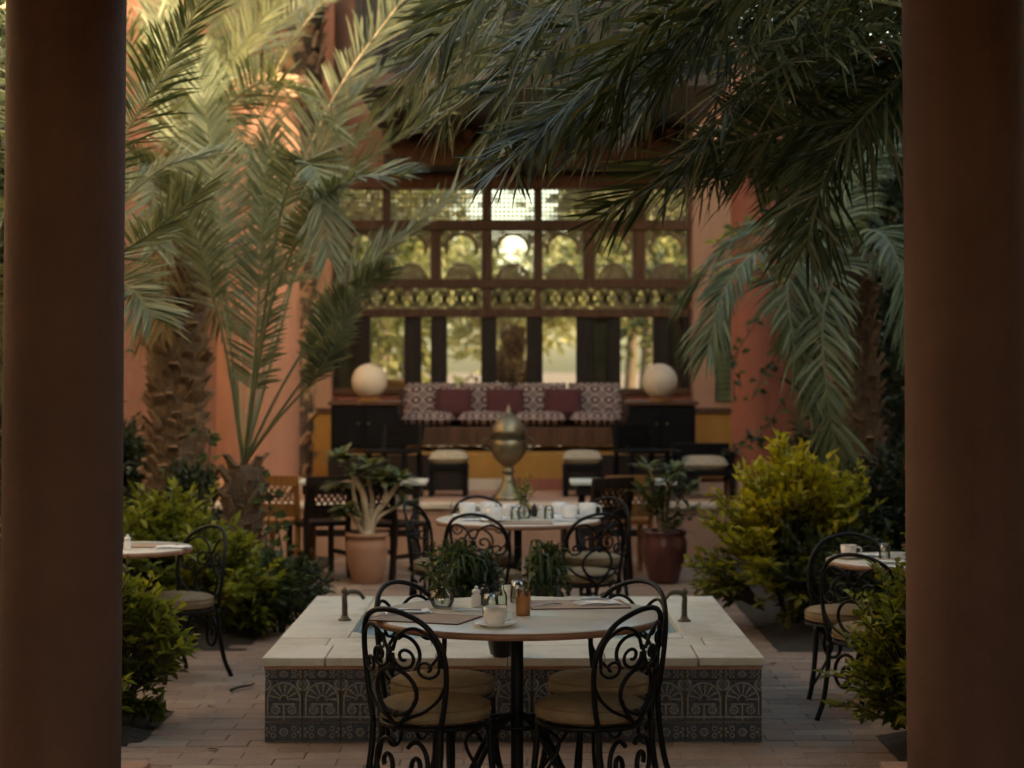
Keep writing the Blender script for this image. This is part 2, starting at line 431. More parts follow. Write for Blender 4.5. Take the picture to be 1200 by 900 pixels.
# ------------------------------------------------------------------ ground and floors
b = MB(); b.add([(-400, -400, -.10), (400, -400, -.10), (400, 600, -.10), (-400, 600, -.10)], [(0, 1, 2, 3)])
struct(b.build('ground', mt['earth']))
b = MB(); b.box(-5.2, 5.2, -3.5, 18.2, -.09, -.005)
floor = struct(b.build('courtyard_floor', mt['grout']))
rng = random.Random(3)
BW, BD = .285, .142
cells = []
nrow = 0
y = 6.9
while y < 18.0:
    x = -3.4 - (BW / 2 if nrow % 2 else 0) + rng.uniform(-.02, .02)
    while x < 3.4:
        cells.append((x + BW / 2, y + BD / 2)); x += BW
    y += BD; nrow += 1
def paver_open(x, y):
    if 9.12 < y < 11.5 and abs(x - FOX) < 1.1: return False
    if y > 12.05 and (x < -1.75 or x > 1.62): return False
    if 8.95 < y < 9.95 and x < -1.75: return False
    if 8.4 < y < 9.35 and x > 1.72: return False
    return True
FOX = XA(601, 9.1)
cells = [c for c in cells if paver_open(*c)]
def paver_mb(mb, cx, cy, z, t):
    x0, x1, y0, y1 = cx - BW / 2 + .003, cx + BW / 2 - .003, cy - BD / 2 + .0025, cy + BD / 2 - .0025
    e = .004
    mb.add([(x0, y0, z - .03), (x1, y0, z - .03), (x1, y1, z - .03), (x0, y1, z - .03),
            (x0, y0, z - e), (x1, y0, z - e), (x1, y1, z - e), (x0, y1, z - e),
            (x0 + e, y0 + e, z), (x1 - e, y0 + e, z), (x1 - e, y1 - e, z), (x0 + e, y1 - e, z)],
           [(0, 1, 5, 4), (1, 2, 6, 5), (2, 3, 7, 6), (3, 0, 4, 7), (4, 5, 9, 8), (5, 6, 10, 9), (6, 7, 11, 10), (7, 4, 8, 11), (8, 9, 10, 11)], 0, t)
inview = [c for c in cells if c[1] > 8.3 and abs(c[0]) < .235 * c[1] + .1]
inview.sort(key=lambda c: c[1])
# pavers hidden under the fountain or behind the table come out by themselves; the nearest 290 are single pieces
single = set(inview[:290])
mb = MB(); paver_mb(mb, 0, 0, 0, 0.0)
proto = None
for c in single:
    if proto is None:
        proto = mb.build('paver', mt['paver'], floor); o = proto
    else:
        o = proto.copy(); C.objects.link(o); o.parent = floor
    o.location = (c[0], c[1], rng.uniform(-.0025, .0015)); o.rotation_euler = (rng.uniform(-.006, .006), rng.uniform(-.006, .006), rng.uniform(-.008, .008))
mb = MB()
for c in cells:
    if c in single: continue
    paver_mb(mb, c[0], c[1], rng.uniform(-.002, .002), rng.random())
stuff(mb.build('paver_field', mt['paver'], floor))

# planting beds
def bed(name, x0, x1, y0, y1):
    mb = MB(); n = 14
    vs_, fs = [], []
    for j in range(n + 1):
        for i in range(n + 1):
            vs_.append((x0 + (x1 - x0) * i / n, y0 + (y1 - y0) * j / n, .0 + (0.05 + rng.uniform(-.02, .025)) * (0 < i < n and 0 < j < n)))
    for j in range(n):
        for i in range(n):
            a = j * (n + 1) + i; fs.append((a, a + 1, a + n + 2, a + n + 1))
    mb.add(vs_, fs); return struct(mb.build(name, mt['soil'], None, True))
bed('left_soil', -5.1, -1.72, 12.07, 17.9); bed('right_soil', 1.6, 5.1, 12.0, 17.9)
bed('front_left_soil', -4.5, -1.78, 9.05, 9.95); bed('front_right_soil', 1.70, 4.5, 8.35, 9.35)

# ------------------------------------------------------------------ arcade the camera stands in
def column(label, px, Y, rad):
    x = XA(px, Y)
    t = thing('column', label, 'column', (x, Y, 0))
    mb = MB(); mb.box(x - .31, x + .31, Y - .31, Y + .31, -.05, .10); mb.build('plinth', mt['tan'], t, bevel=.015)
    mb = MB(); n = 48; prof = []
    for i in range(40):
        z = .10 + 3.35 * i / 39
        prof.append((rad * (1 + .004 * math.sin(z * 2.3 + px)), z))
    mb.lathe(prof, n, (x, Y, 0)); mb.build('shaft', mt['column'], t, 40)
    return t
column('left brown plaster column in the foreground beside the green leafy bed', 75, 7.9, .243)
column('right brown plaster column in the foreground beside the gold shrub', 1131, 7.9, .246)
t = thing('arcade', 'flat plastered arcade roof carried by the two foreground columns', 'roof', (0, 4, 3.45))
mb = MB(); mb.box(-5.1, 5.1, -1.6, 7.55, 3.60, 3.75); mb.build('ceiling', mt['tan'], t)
mb = MB(); mb.box(-5.1, 5.1, -1.8, -1.6, -.1, 1.5); mb.build('rear_shade_wall', mt['column'], t)  # half-height wall added out of view to cut light on the columns
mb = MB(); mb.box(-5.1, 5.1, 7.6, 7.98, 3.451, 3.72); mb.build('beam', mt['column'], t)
# side wings of the courtyard and a wall added against sky reflections
mb = MB(); mb.box(-5.2, 5.2, -7.4, -7.0, -.1, 3.3); tag(mb.build('sky_block_wall', mt['salmon']), 'unseen low salmon wall added behind the arcade to hide the sky', 'wall')
mb = MB(); mb.box(-5.6, -5.2, -7.4, 24, -.1, 7.0); tag(mb.build('wing_wall', mt['cream_stucco']), 'tall cream plaster wall closing the courtyard on its left side', 'wall')
mb = MB(); mb.box(5.2, 5.6, -7.4, 24, -.1, 6.5); tag(mb.build('wing_wall', mt['cream_stucco']), 'cream plaster wall closing the courtyard on its right side', 'wall')

# ------------------------------------------------------------------ fountain
FY0, FY1, FZ = 9.1, 11.55, .40
FX0, FX1 = XA(308, FY0), XA(895, FY0)
t = thing('fountain', 'square raised fountain with marble coping and dark arabesque tiled side', 'fountain', ((FX0 + FX1) / 2, (FY0 + FY1) / 2, 0))
fx0, fx1, fy0, fy1 = FX0 + .015, FX1 - .015, FY0 + .02, FY1 - .02
bx0, bx1, by0, by1 = XA(412, 9.78), XA(797, 9.78), 9.78, 11.02
mb = MB()
mb.box(fx0 + .012, fx1 - .012, fy0 + .012, by0 - .02, -.02, FZ - .043)
mb.box(fx0 + .012, fx1 - .012, by1 + .02, fy1 - .012, -.02, FZ - .043)
mb.box(fx0 + .012, bx0 - .02, by0 - .02, by1 + .02, -.02, FZ - .043)
mb.box(bx1 + .02, fx1 - .012, by0 - .02, by1 + .02, -.02, FZ - .043)
mb.build('core', mt['rim'], t)
mb = MB(); mb.box(bx0 - .018, bx1 + .018, by0 - .018, by1 + .018, .24, .30)
mb.build('basin_floor', mt['basin'], t)
mb = MB()
for a in ((bx0 - .018, bx1 + .018, by0 - .018, by0 - .002), (bx0 - .018, bx1 + .018, by1 + .002, by1 + .018), (bx0 - .018, bx0 - .002, by0, by1), (bx1 + .002, bx1 + .018, by0, by1)):
    mb.box(*a, .30, FZ - .045)
mb.build('basin_wall', mt['basin'], t)
mb = MB(); n = 24; vs_ = []; fs = []
for j in range(n + 1):
    for i in range(n + 1):
        vs_.append((bx0 + (bx1 - bx0) * i / n, by0 + (by1 - by0) * j / n, .375 + .0015 * math.sin(i * 1.3 + j * .7) + .001 * math.sin(j * 2.1)))
for j in range(n):
    for i in range(n): a = j * (n + 1) + i; fs.append((a, a + 1, a + n + 2, a + n + 1))
mb.add(vs_, fs); mb.build('water', mt['water'], t, True)
# glazed tiles on the front (single pieces) and plain tiled sheets on the other sides
def tile_mesh(name, w, h, mat):
    me = bpy.data.meshes.new(name); e = .002
    v = [(e, 0, e), (w - e, 0, e), (w - e, 0, h - e), (e, 0, h - e), (0, .012, 0), (w, .012, 0), (w, .012, h), (0, .012, h)]
    me.from_pydata(v, [], [(0, 1, 2, 3), (0, 4, 5, 1), (1, 5, 6, 2), (2, 6, 7, 3), (3, 7, 4, 0)])
    uv = me.uv_layers.new()
    for l in me.loops: p = v[l.vertex_index]; uv.data[l.index].uv = (p[0] / w, p[2] / h)
    me.materials.append(mat); return me
NT = 13; tw = (fx1 - fx0) / NT
def tiles(side):
    rows = [(.0, .098, 'tile_foot'), (.1, .198, 'tile'), (.30, .042, 'tile_border')]
    L = fx1 - fx0 if side == 'front' else fy1 - fy0
    n = round(L / tw); ww = L / n
    for z, h, k in rows:
        me = tile_mesh('tile', ww - .002, h, mt[k])
        for i in range(n):
            o = bpy.data.objects.new('tile', me); C.objects.link(o); o.parent = t
            off = t.location
            if side == 'front': p = Vector((fx0 + i * ww, fy0 + rng.uniform(-.0015, .001), z)); rz = 0
            elif side == 'left': p = Vector((fx0, fy1 - i * ww, z)); rz = -PI / 2
            else: p = Vector((fx1, fy0 + i * ww, z)); rz = PI / 2
            o.location = p - off; o.rotation_euler = (rng.uniform(-.004, .004), 0, rz)
for s in ('front', 'left', 'right'): tiles(s)
mb = MB(); mb.box(fx0 - .004, fx1 + .004, fy0 - .004, fy0 + .013, .343, .358); mb.box(fx0 - .004, fx0 + .013, fy0 + .0132, fy1, .343, .358); mb.box(fx1 - .013, fx1 + .004, fy0 + .0132, fy1, .343, .358); mb.build('fillet', mt['rim'], t)
# marble coping slabs, one by one
def slab(x0, x1, y0, y1):
    g = .003; dz = rng.uniform(-.002, .002)
    mb = MB(); mb.box(x0 + g, x1 - g, y0 + g, y1 - g, FZ - .04 + dz, FZ + dz); return mb.build('slab', mt['marble'], t, bevel=.006)
front_x = [FX0, FX0 + .30, FX0 + .82, FX0 + 1.16, FX0 + 1.62, FX0 + 2.06, FX1]
for a, c in zip(front_x, front_x[1:]): slab(a, c, FY0, FY0 + .42)
fx2 = [bx0 - .10, bx0 + .42, bx0 + .82, bx0 + 1.28, bx1 + .10]
for a, c in zip(fx2, fx2[1:]): slab(a, c, FY0 + .42, by0 - .01)
for y0, y1 in ((FY0 + .42, by0 - .01), (by0 - .01, 10.35), (10.35, 10.98), (10.98, FY1)):
    slab(FX0, bx0 - (.10 if y0 < 9.7 else .01), y0, y1); slab(bx1 + (.10 if y0 < 9.7 else .01), FX1, y0, y1)
mb2 = [bx0 - .01, bx0 + .5, bx0 + 1.05, bx1 + .01]
for a, c in zip(mb2, mb2[1:]): slab(a, c, by1 + .01, FY1)
for sx, sy in ((0, 0), (1, 0), (0, 1), (1, 1)):           # cut corners of the basin
    x = bx1 if sx else bx0; yy = by1 if sy else by0; dx = -.17 if sx else .17; dy = -.2 if sy else .2
    mb = MB(); vs_ = [(x - dx * .05, yy - dy * .05), (x + dx, yy - dy * .05), (x - dx * .05, yy + dy)]
    if (sx + sy) % 2: vs_ = vs_[::-1]
    mb.add([(p[0], p[1], FZ - .042) for p in vs_] + [(p[0], p[1], FZ + .003) for p in vs_], [(2, 1, 0), (3, 4, 5), (0, 1, 4, 3), (1, 2, 5, 4), (2, 0, 3, 5)])
    mb.build('corner_slab', mt['marble'], t, bevel=.004)
fountain = t
def spout(label, px, py, s):
    g = G(px, py, FZ)
    t = thing('spout', label, 'water spout', g, 0, 'bronze spouts on the fountain coping')
    mb = MB(); mb.lathe([(.036, 0), (.036, .006), (.024, .013), (.018, .026)], 16, g); mb.build('flange', mt['bronze'], t, True)
    mb = MB(); pts = spline([g + Vector((0, 0, .01)), g + Vector((0, 0, .08)), g + Vector((0, 0, .135)), g + Vector((s * .03, 0, .155)), g + Vector((s * .075, 0, .15)), g + Vector((s * .105, 0, .115))], 5)
    mb.tube(pts, lambda q: .0165 - .007 * q, 8); mb.build('neck', mt['bronze'], t, True)
    mb = MB(); mb.lathe([(.006, 0), (.016, .008), (.018, .018), (.009, .03), (.003, .036)], 10, g + Vector((-.002 * s, 0, .142))); mb.build('finial', mt['bronze'], t, True)
spout('bronze gooseneck spout on the left coping of the fountain', 404, 727, 1)
spout('bronze gooseneck spout on the right coping of the fountain', 802, 728, -1)
g = G(588, 769, FZ)
t = thing('bowl', 'small dark bowl on the front coping of the fountain beneath the table', 'bowl', g)
mb = MB(); mb.lathe([(.035, 0), (.055, .012), (.066, .06), (.068, .105), (.060, .105), (.055, .05), (.02, .025)], 20, g); mb.build('body', mt['black'], t, True)

# ------------------------------------------------------------------ wrought iron furniture
def Bk(s, z): return Vector((s, -(.205 - 1.7 * s * s) - .12 * (z - .39), z))
def bcurve(pts, n=6): return [Bk(p.x, p.z) for p in spline([Vector((a, 0, c)) for a, c in pts], n)]
def spiral(cx, cz, r0, r1, a0, a1, n=22):
    return [(cx + (r0 + (r1 - r0) * i / n) * math.cos(a0 + (a1 - a0) * i / n), cz + (r0 + (r1 - r0) * i / n) * math.sin(a0 + (a1 - a0) * i / n)) for i in range(n + 1)]
GC = 'wrought iron chairs with cream cushions'
def make_iron_chair(label):
    t = thing('iron_chair', label, 'chair', (0, 0, 0), 0, GC)
    mb = MB()
    hp = [(-.168, .385), (-.188, .48), (-.202, .60), (-.194, .70), (-.150, .785), (-.08, .828), (0, .842)]
    mb.tube(bcurve(hp + [(-a, z) for a, z in hp[::-1][1:]], 5), .0105, 8)
    mb.build('back_hoop', mt['iron'], t, True, local=True)
    mb = MB(); r = .0072
    for s in (-1, 1):
        arch = [(-.181, .625), (-.186, .68), (-.168, .735), (-.122, .772), (-.078, .768), (-.036, .735), (-.012, .685)]
        c2 = spiral(-.062, .662, .052, .010, .25, -8.2, 26)
        mb.tube([Bk(s * a, z) for a, z in spiral(-.140, .622, .010, .042, PI + 7.5, PI, 22)], r * .9, 6)
        mb.tube([Bk(s * p.x, p.z) for p in spline([Vector((a, 0, z)) for a, z in arch], 5)], r, 6)
        mb.tube([Bk(s * a, z) for a, z in c2], r * .95, 6)
        lo = [(-.200, .565), (-.172, .505), (-.120, .455), (-.055, .425), (0, .388)]
        mb.tube([Bk(s * p.x, p.z) for p in spline([Vector((a, 0, z)) for a, z in lo], 5)], r, 6)
        lo = [(-.088, .495), (-.065, .45), (-.03, .415), (0, .388)]
        mb.tube([Bk(s * p.x, p.z) for p in spline([Vector((a, 0, z)) for a, z in lo], 5)], r, 6)
    mb.tube([Bk(.098 * math.cos(2 * PI * k / 30), .525 + .090 * math.sin(2 * PI * k / 30)) for k in range(30)], .0085, 6, closed=True)
    mb.lathe([(.004, -.022), (.016, -.012), (.016, .012), (.004, .022)], 10, Bk(0, .618))
    mb.lathe([(.004, -.014), (.012, -.008), (.012, .008), (.004, .014)], 10, Bk(0, .436))
    mb.tube(bcurve([(0, .70), (0, .66), (0, .612)], 3), r, 6)
    mb.build('scrollwork', mt['iron'], t, True, local=True)
    mb = MB(); mb.tube([(.198 * math.cos(2 * PI * k / 32), .198 * math.sin(2 * PI * k / 32), .383) for k in range(32)], .011, 6, closed=True)
    mb.tube([(-.19, 0, .38), (.19, 0, .38)], .008, 6); mb.tube([(0, -.19, .376), (0, .19, .376)], .008, 6)
    mb.build('seat_ring', mt['iron'], t, True, local=True)
    for s in (-1, 1):
        mb = MB(); mb.tube(spline([Bk(s * .168, .39), Vector((s * .172, -.165, .25)), Vector((s * .182, -.19, .1)), Vector((s * .20, -.225, 0))], 5), .0125, 7)
        mb.build('leg', mt['iron'], t, True, local=True)
        mb = MB(); mb.tube(spline([Vector((s * .135, .145, .383)), Vector((s * .14, .152, .25)), Vector((s * .152, .168, .1)), Vector((s * .17, .195, 0))], 5), .0125, 7)
        mb.build('leg', mt['iron'], t, True, local=True)
    for s in (-1, 1):                                   # scrolls under the seat: back pair and side pair
        mb = MB()
        sp = spiral(0, .235, .105, .014, 2.4, 2.4 - 9.2, 34)
        mb.tube([(s * (.078 + a * .62), -.178, z) for a, z in sp], .0095, 6)
        mb.build('leg_scroll', mt['iron'], t, True, local=True)
        mb = MB(); mb.tube(spline([Vector((s * .13, .14, .37)), Vector((s * .06, .10, .29)), Vector((s * .11, .15, .15)), Vector((s * .16, .185, .06))], 5), .0075, 6); mb.build('front_brace', mt['iron'], t, True, local=True)
    mb = MB(); mb.lathe([(.10, .392), (.180, .394), (.203, .410), (.209, .430), (.203, .450), (.185, .464), (.12, .474), (.0005, .477)], 32); cu = mb.build('cushion', mt['cushion'], t, True, local=True)
    mb = MB()
    for z, rr in ((.409, .2035), (.451, .204)): mb.tube([(rr * math.cos(2 * PI * k / 40), rr * math.sin(2 * PI * k / 40), z) for k in range(40)], .0038, 5, closed=True)
    mb.build('piping', mt['piping'], cu, True, local=True)
    return t
chair0 = make_iron_chair('near left iron chair at the front marble table, its back turned left')
chair0.scale = (1.08, 1.04, 1.0)
reindex()
first = [True]
def put_chair(x, y, face, label):
    d = Vector(face); rz = math.atan2(-d.x, d.y)
    if first[0]:
        first[0] = False; chair0.location = (x, y, 0); chair0.rotation_euler = (0, 0, rz); chair0['label'] = label; return chair0
    return copy_tree(chair0, (x, y, 0), rz, label)

def iron_table(label, x, y, rad, kind, tm='tabletop'):
    t = thing('round_table', label, 'table', (x, y, 0), 0, 'round marble tables on iron stands')
    mb = MB(); mb.lathe([(.0005, .724), (rad - .012, .724), (rad - .008, .726), (rad - .008, .750), (rad - .016, .754), (.0005, .754)], 72, (x, y, 0), cap=False)
    mb.build('tabletop', mt[tm], t, 35)
    mb = MB(); mb.lathe([(rad - .0095, .722), (rad, .724), (rad + .001, .738), (rad - .001, .748), (rad - .0095, .749)], 72, (x, y, 0), cap=False); mb.build('rim', mt['rim'], t, True)
    mb = MB(); mb.tube([(x, y, .03), (x, y, .722)], .026, 14); mb.tube([(x, y, .70), (x, y, .7225)], .07, 14); mb.build('post', mt['iron'], t, 40)
    for k in range(4):
        a = PI / 4 + k * PI / 2; ca, sa = math.cos(a), math.sin(a)
        mb = MB()
        pr = spiral(.16, .165, .155, .155, PI * .62, -PI * .55, 24) if kind else [(.02, .34), (.10, .30), (.20, .19), (.27, .08), (.33, .012)]
        pts = [Vector((x + r * ca, y + r * sa, z)) for r, z in pr]
        mb.tube(pts if kind else spline(pts, 5), .0125, 7); mb.build('foot', mt['iron'], t, True)
    mb = MB(); mb.tube([(x + .16 * math.cos(2 * PI * k / 28), y + .16 * math.sin(2 * PI * k / 28), .31) for k in range(28)], .009, 6, closed=True); mb.build('brace_ring', mt['iron'], t, True)
    return t
TX, TY = XA(606, 7.97), 7.97
iron_table('round marble table in the foreground set with cutlery, glasses and a cup', TX, TY, .60, 0)
def around(x, y, tx, ty): return (tx - x, ty - y)
put_chair(-.335, 7.60, (.66, .75), 'iron chair nearest the camera on the left of the front table')
put_chair(.275, 7.60, (-.80, .60), 'iron chair nearest the camera on the right of the front table')
put_chair(-.33, 8.16, (.80, -.60), 'iron chair on the far left of the front table next to the fountain')
put_chair(.335, 8.18, (-.72, -.68), 'iron chair on the far right of the front table next to the fountain')
# back table behind the fountain
BX, BY = XA(607, 12.9), 12.9
iron_table('round marble table behind the fountain laid with cups and a leafy vase', BX, BY, .555, 0, 'tabletop_cream')
put_chair(BX - .50, BY + .16, (1, -.3), 'iron chair at the left end of the table behind the fountain')
put_chair(BX - .22, BY + .62, (.3, -1), 'iron chair on the far left side of the table behind the fountain')
put_chair(BX + .50, BY + .52, (-.55, -.8), 'iron chair on the far right side of the table behind the fountain')
put_chair(BX - .20, BY - .52, (.35, 1), 'iron chair between the two green planters, back turned to the fountain')
put_chair(BX + .40, BY - .50, (-.55, 1), 'iron chair with pale seat right of the planters behind the fountain')
# side tables
LX, LY = XA(150, 10.9), 10.9
iron_table('round marble table cut by the left column, laid with a napkin', LX, LY, .37, 1)
put_chair(XA(208, 11.05), 11.05, (-.70, -.72), 'iron chair tucked at the table by the left column before green shrubs')
RX, RY = XA(1060, 10.2), 10.2
iron_table('round marble table cut by the right column beside the gold shrub', RX, RY, .42, 1)
put_chair(XA(1008, 10.05) + .02, 9.75, (.55, .75), 'iron chair nearest the camera at the table by the right column')
put_chair(XA(990, 10.45), 10.45, (-.25, -.97), 'iron chair at the left end of the table by the right column, half under it')

# ------------------------------------------------------------------ things laid on the tables
TZ = .7545
def at(px, py): return G(px, py, TZ)
def placemat(label, px, py, w, d, rz):
    g = at(px, py); t = thing('placemat', label, 'placemat', g, rz)
    mb = MB(); mb.box(-w / 2, w / 2, -d / 2, d / 2, .0005, .004); mb.build('sheet', mt['leather'], t, bevel=.001, local=True)
    mb = MB(); e = .006
    for a in ((-w / 2 - .001, w / 2 + .001, -d / 2 - .001, -d / 2 + e), (-w / 2 - .001, w / 2 + .001, d / 2 - e, d / 2 + .001), (-w / 2 - .001, -w / 2 + e, -d / 2 + e, d / 2 - e), (w / 2 - e, w / 2 + .001, -d / 2 + e, d / 2 - e)): mb.box(*a, 0, .0046)
    mb.build('stitched_edge', mt['leather_edge'], t, local=True)
def napkin(label, g, w, d, rz, z=.0):
    t = thing('napkin', label, 'napkin', g + Vector((0, 0, z)), rz)
    for k in range(3):
        mb = MB(); n = 8; vs_ = []; e = k * .006
        for j in range(n + 1):
            for i in range(n + 1): vs_.append((-w / 2 + e + (w - 2 * e) * i / n, -d / 2 + e + (d - e * 1.5) * j / n, .001 + k * .0035 + .0025 * math.sin(i * .9 + k) * math.sin(j * .8 + k * 2) + .003 * (i == n)))
        mb.add(vs_, [(j * (n + 1) + i, j * (n + 1) + i + 1, (j + 1) * (n + 1) + i + 1, (j + 1) * (n + 1) + i) for j in range(n) for i in range(n)])
        mb.build('fold', mt['paper'], t, True, local=True)
def cutlery(name, label, g, L, rz, mat, z=.0):
    t = thing(name, label, name, g + Vector((0, 0, z)), rz)
    mb = MB(); mb.tube(spline([(-.02, 0, .006), (L * .3, 0, .008), (L * .6, 0, .005), (L * .72, 0, .004)], 4), .0035, 6); mb.build('handle', mat, t, True, local=True)
    mb = MB()
    if name == 'spoon':
        n = 10; vs_ = [(-.02 - .028, 0, .003)]; fs = []
        for k in range(n): vs_.append((-.048 + .03 * math.cos(2 * PI * k / n), .018 * math.sin(2 * PI * k / n), .009))
        fs = [(0, 1 + k, 1 + (k + 1) % n) for k in range(n)]; mb.add(vs_, fs)
    elif name == 'knife': mb.add([(-.02, -.008, .004), (-.02, .008, .004), (-.12, .006, .004), (-.13, -.004, .004), (-.02, 0, .007), (-.12, 0, .006)], [(0, 4, 5, 3), (4, 1, 2, 5), (0, 3, 2, 1)])
    else:
        mb.box(-.045, -.018, -.011, .011, .004, .0065)
        for q in (-.0095, -.0035, .0025, .0085 - .0015): mb.box(-.085, -.045, q, q + .0028, .004, .0062)
    mb.build('blade' if name == 'knife' else ('bowl' if name == 'spoon' else 'tines'), mat, t, True, local=True)
placemat('brown leather placemat with white napkin on the left of the front table', 497, 725, .40, .27, -.75 + .4)
placemat('brown leather placemat with white napkin on the right of the front table', 676, 709, .42, .28, .12)
napkin('folded white napkin on the left placemat of the front table', at(478, 719), .19, .12, .15, .005)
napkin('folded white napkin on the right placemat of the front table', at(700, 709), .19, .12, .25, .005)
cutlery('fork', 'steel fork across the left napkin of the front table', at(462, 722), .16, .35, mt['steel'], .016)
cutlery('spoon', 'steel spoon lying on the left half of the front table', at(552, 717), .13, -.12, mt['steel'])
cutlery('knife', 'dark knife beside the copper tumbler on the front table', at(640, 711), .11, .65, mt['steel'], .004)
cutlery('fork', 'fork across the right napkin of the front table', at(690, 709), .13, .3, mt['steel'], .018)
def cup(label, g, saucer=True, s=1.0):
    t = thing('cup', label, 'cup', g)
    if saucer:
        mb = MB(); mb.lathe([(.04 * s, 0), (.045 * s, .004), (.078 * s, .013), (.082 * s, .017), (.076 * s, .017), (.045 * s, .008), (.0005, .007)], 32, g); mb.build('saucer', mt['china'], t, True)
    mb = MB(); mb.lathe([(.026 * s, .009), (.034 * s, .012), (.040 * s, .04), (.043 * s, .068 * s + .004), (.040 * s, .068 * s + .004), (.036 * s, .03), (.0005, .02)], 28, g); mb.build('body', mt['china'], t, True)
    mb = MB(); mb.tube(spline([g + Vector((.038 * s, 0, .058 * s)), g + Vector((.06 * s, -.006, .058 * s)), g + Vector((.066 * s, -.008, .04)), g + Vector((.052 * s, -.004, .026)), g + Vector((.036 * s, 0, .024))], 4), .0045, 6); mb.build('handle', mt['china'], t, True)
def shaker(label, g, mat):
    t = thing('shaker', label, 'shaker', g)
    mb = MB(); mb.lathe([(.019, 0), (.021, .006), (.021, .045), (.014, .056), (.018, .06), (.018, .068), (.010, .076)], 18, g); mb.build('body', mat, t, True)
    mb = MB(); mb.lathe([(.004, .074), (.008, .08), (.007, .086), (.0005, .089)], 12, g); mb.build('knob', mat, t, True)
def tumbler(label, g, r=.033, h=.085):
    t = thing('tumbler', label, 'glass', g)
    mb = MB(); mb.lathe([(r, 0), (r * 1.02, .012), (r * .95, h * .7), (r * .78, h), (.001, h + .002), (.001, h - .004), (r * .74, h - .006), (r * .88, h * .6), (r - .003, .004), (r - .002, 0)], 24, g, cap=False); mb.build('body', mt['glass'], t, True)
cup('white cup and saucer at the near edge of the front table', at(580, 734), True, 1.08)
shaker('white salt shaker on the front table beside the vase', at(558, 711), mt['china'])
shaker('black pepper shaker on the front table behind the upturned tumbler', at(568, 709), mt['black'])
tumbler('upturned glass tumbler in front of the pepper shaker', at(575, 720))
tumbler('upturned glass tumbler behind the copper tumbler', at(607, 706), .034, .095)
g = at(588, 717)
t = thing('oil_bottle', 'pale green oil bottle with amber oil on the front table', 'bottle', g)
mb = MB(); mb.lathe([(.020, 0), (.023, .004), (.023, .065), (.018, .08), (.010, .092), (.009, .115), (.011, .118)], 18, g); mb.build('body', mt['green_glass'], t, True)
mb = MB(); mb.lathe([(.018, .004), (.0205, .007), (.0205, .03), (.0005, .031)], 18, g); mb.build('oil', mt['oil'], t, True)
mb = MB(); mb.lathe([(.009, .119), (.012, .121), (.011, .128), (.006, .136), (.0005, .137)], 12, g); mb.build('stopper', mt['green_glass'], t, True)
cup('white cup behind the oil bottle on the front table', at(598, 704), False, .9)
g = at(613, 721)
t = thing('copper_tumbler', 'copper tumbler holding sugar sticks on the front table', 'tumbler', g)
mb = MB(); mb.lathe([(.028, 0), (.030, .003), (.031, .078), (.028, .078), (.026, .01), (.0005, .008)], 24, g); mb.build('body', mt['copper'], t, 40)
for k in range(7):
    a = k * 2.4; p = g + Vector((.015 * math.cos(a), .015 * math.sin(a), .02)); q = p + Vector((.012 * math.cos(a), .012 * math.sin(a), .075 + .012 * (k % 3)))
    mb = MB(); mb.tube([p, q], .0035, 5); mb.build('stick', mt['leather_edge'] if k % 2 else mt['copper'], t)
def sprig(t, base, h, spread, n, leafmat, L, seed, nl=9):
    r = random.Random(seed); st = MB(); lf = MB()
    for k in range(n):
        a = r.uniform(0, 2 * PI); tip = base + Vector((math.cos(a) * spread * r.uniform(.3, 1), math.sin(a) * spread * r.uniform(.3, 1), h * r.uniform(.6, 1)))
        mid = base.lerp(tip, .5) + Vector((0, 0, .1 * h)); pts = spline([base + Vector((r.uniform(-.008, .008), r.uniform(-.008, .008), 0)), mid, tip], 6)
        st.tube(pts, .0022, 4)
        for i in range(nl):
            p = pts[int(3 + (len(pts) - 4) * i / nl)]
            d = Vector((r.gauss(0, 1), r.gauss(0, 1), r.gauss(.3, .6))); lf.leaf(p, d, Vector((r.gauss(0, .3), r.gauss(0, .3), 1)), L * r.uniform(.6, 1.15), L * .5 * r.uniform(.7, 1.1), 0, r.uniform(.02, 1))
    st.build('stem', mt['stem'], t, True); stuff(lf.build('foliage', leafmat, t))
def vase(label, g, h, mat_leaf, L, n, s=1.0):
    t = thing('vase', label, 'vase', g)
    mb = MB(); mb.lathe([(.03 * s, 0), (.042 * s, .006), (.052 * s, .03 * s), (.048 * s, .055 * s), (.027 * s, .075 * s), (.022 * s, .10 * s), (.030 * s, .125 * s), (.027 * s, .124 * s), (.019 * s, .10 * s), (.024 * s, .075 * s), (.044 * s, .05 * s), (.04 * s, .01)], 24, g, cap=False); mb.build('body', mt['glass'], t, True)
    sprig(t, g + Vector((0, 0, .015)), h, h * .38, n, mat_leaf, L, int(g.x * 1000))
vase('round glass vase with dark leafy sprigs on the front table', at(518, 712), .26, mt['leaf_mid'], .055, 9)
# back table
def atb(px, dy): return Vector((XA(px, BY + dy), BY + dy, TZ))
vase('glass vase with bright green sprig on the table behind the fountain', atb(614, .02), .30, mt['leaf_green'], .05, 9)
cup('upturned white cup at the left of the table behind the fountain', atb(548, .12), True, 1.35)
cup('white cup at the far left edge of the table behind the fountain', atb(572, .36), True, 1.2)
cup('white cup at the far right edge of the table behind the fountain', atb(655, .34), True, 1.2)
cup('white cup right of the salt shaker on the table behind the fountain', atb(667, -.06), True, 1.3)
placemat('tan placemat at the front of the table behind the fountain', 0, 900, .40, .26, .05)
pm = [o for o in bpy.data.objects if o.get('label', '').startswith('tan placemat at the front')][0]; pm.location = (BX + .02, BY - .36, TZ)
cup('upturned white cup at the right of the table behind the fountain', atb(688, .05), True, 1.4)
cup('white cup near the front edge of the table behind the fountain', atb(580, -.22), True, 1.3)
cup('small white cup in the middle of the table behind the fountain', atb(597, .15), False, 1.2)
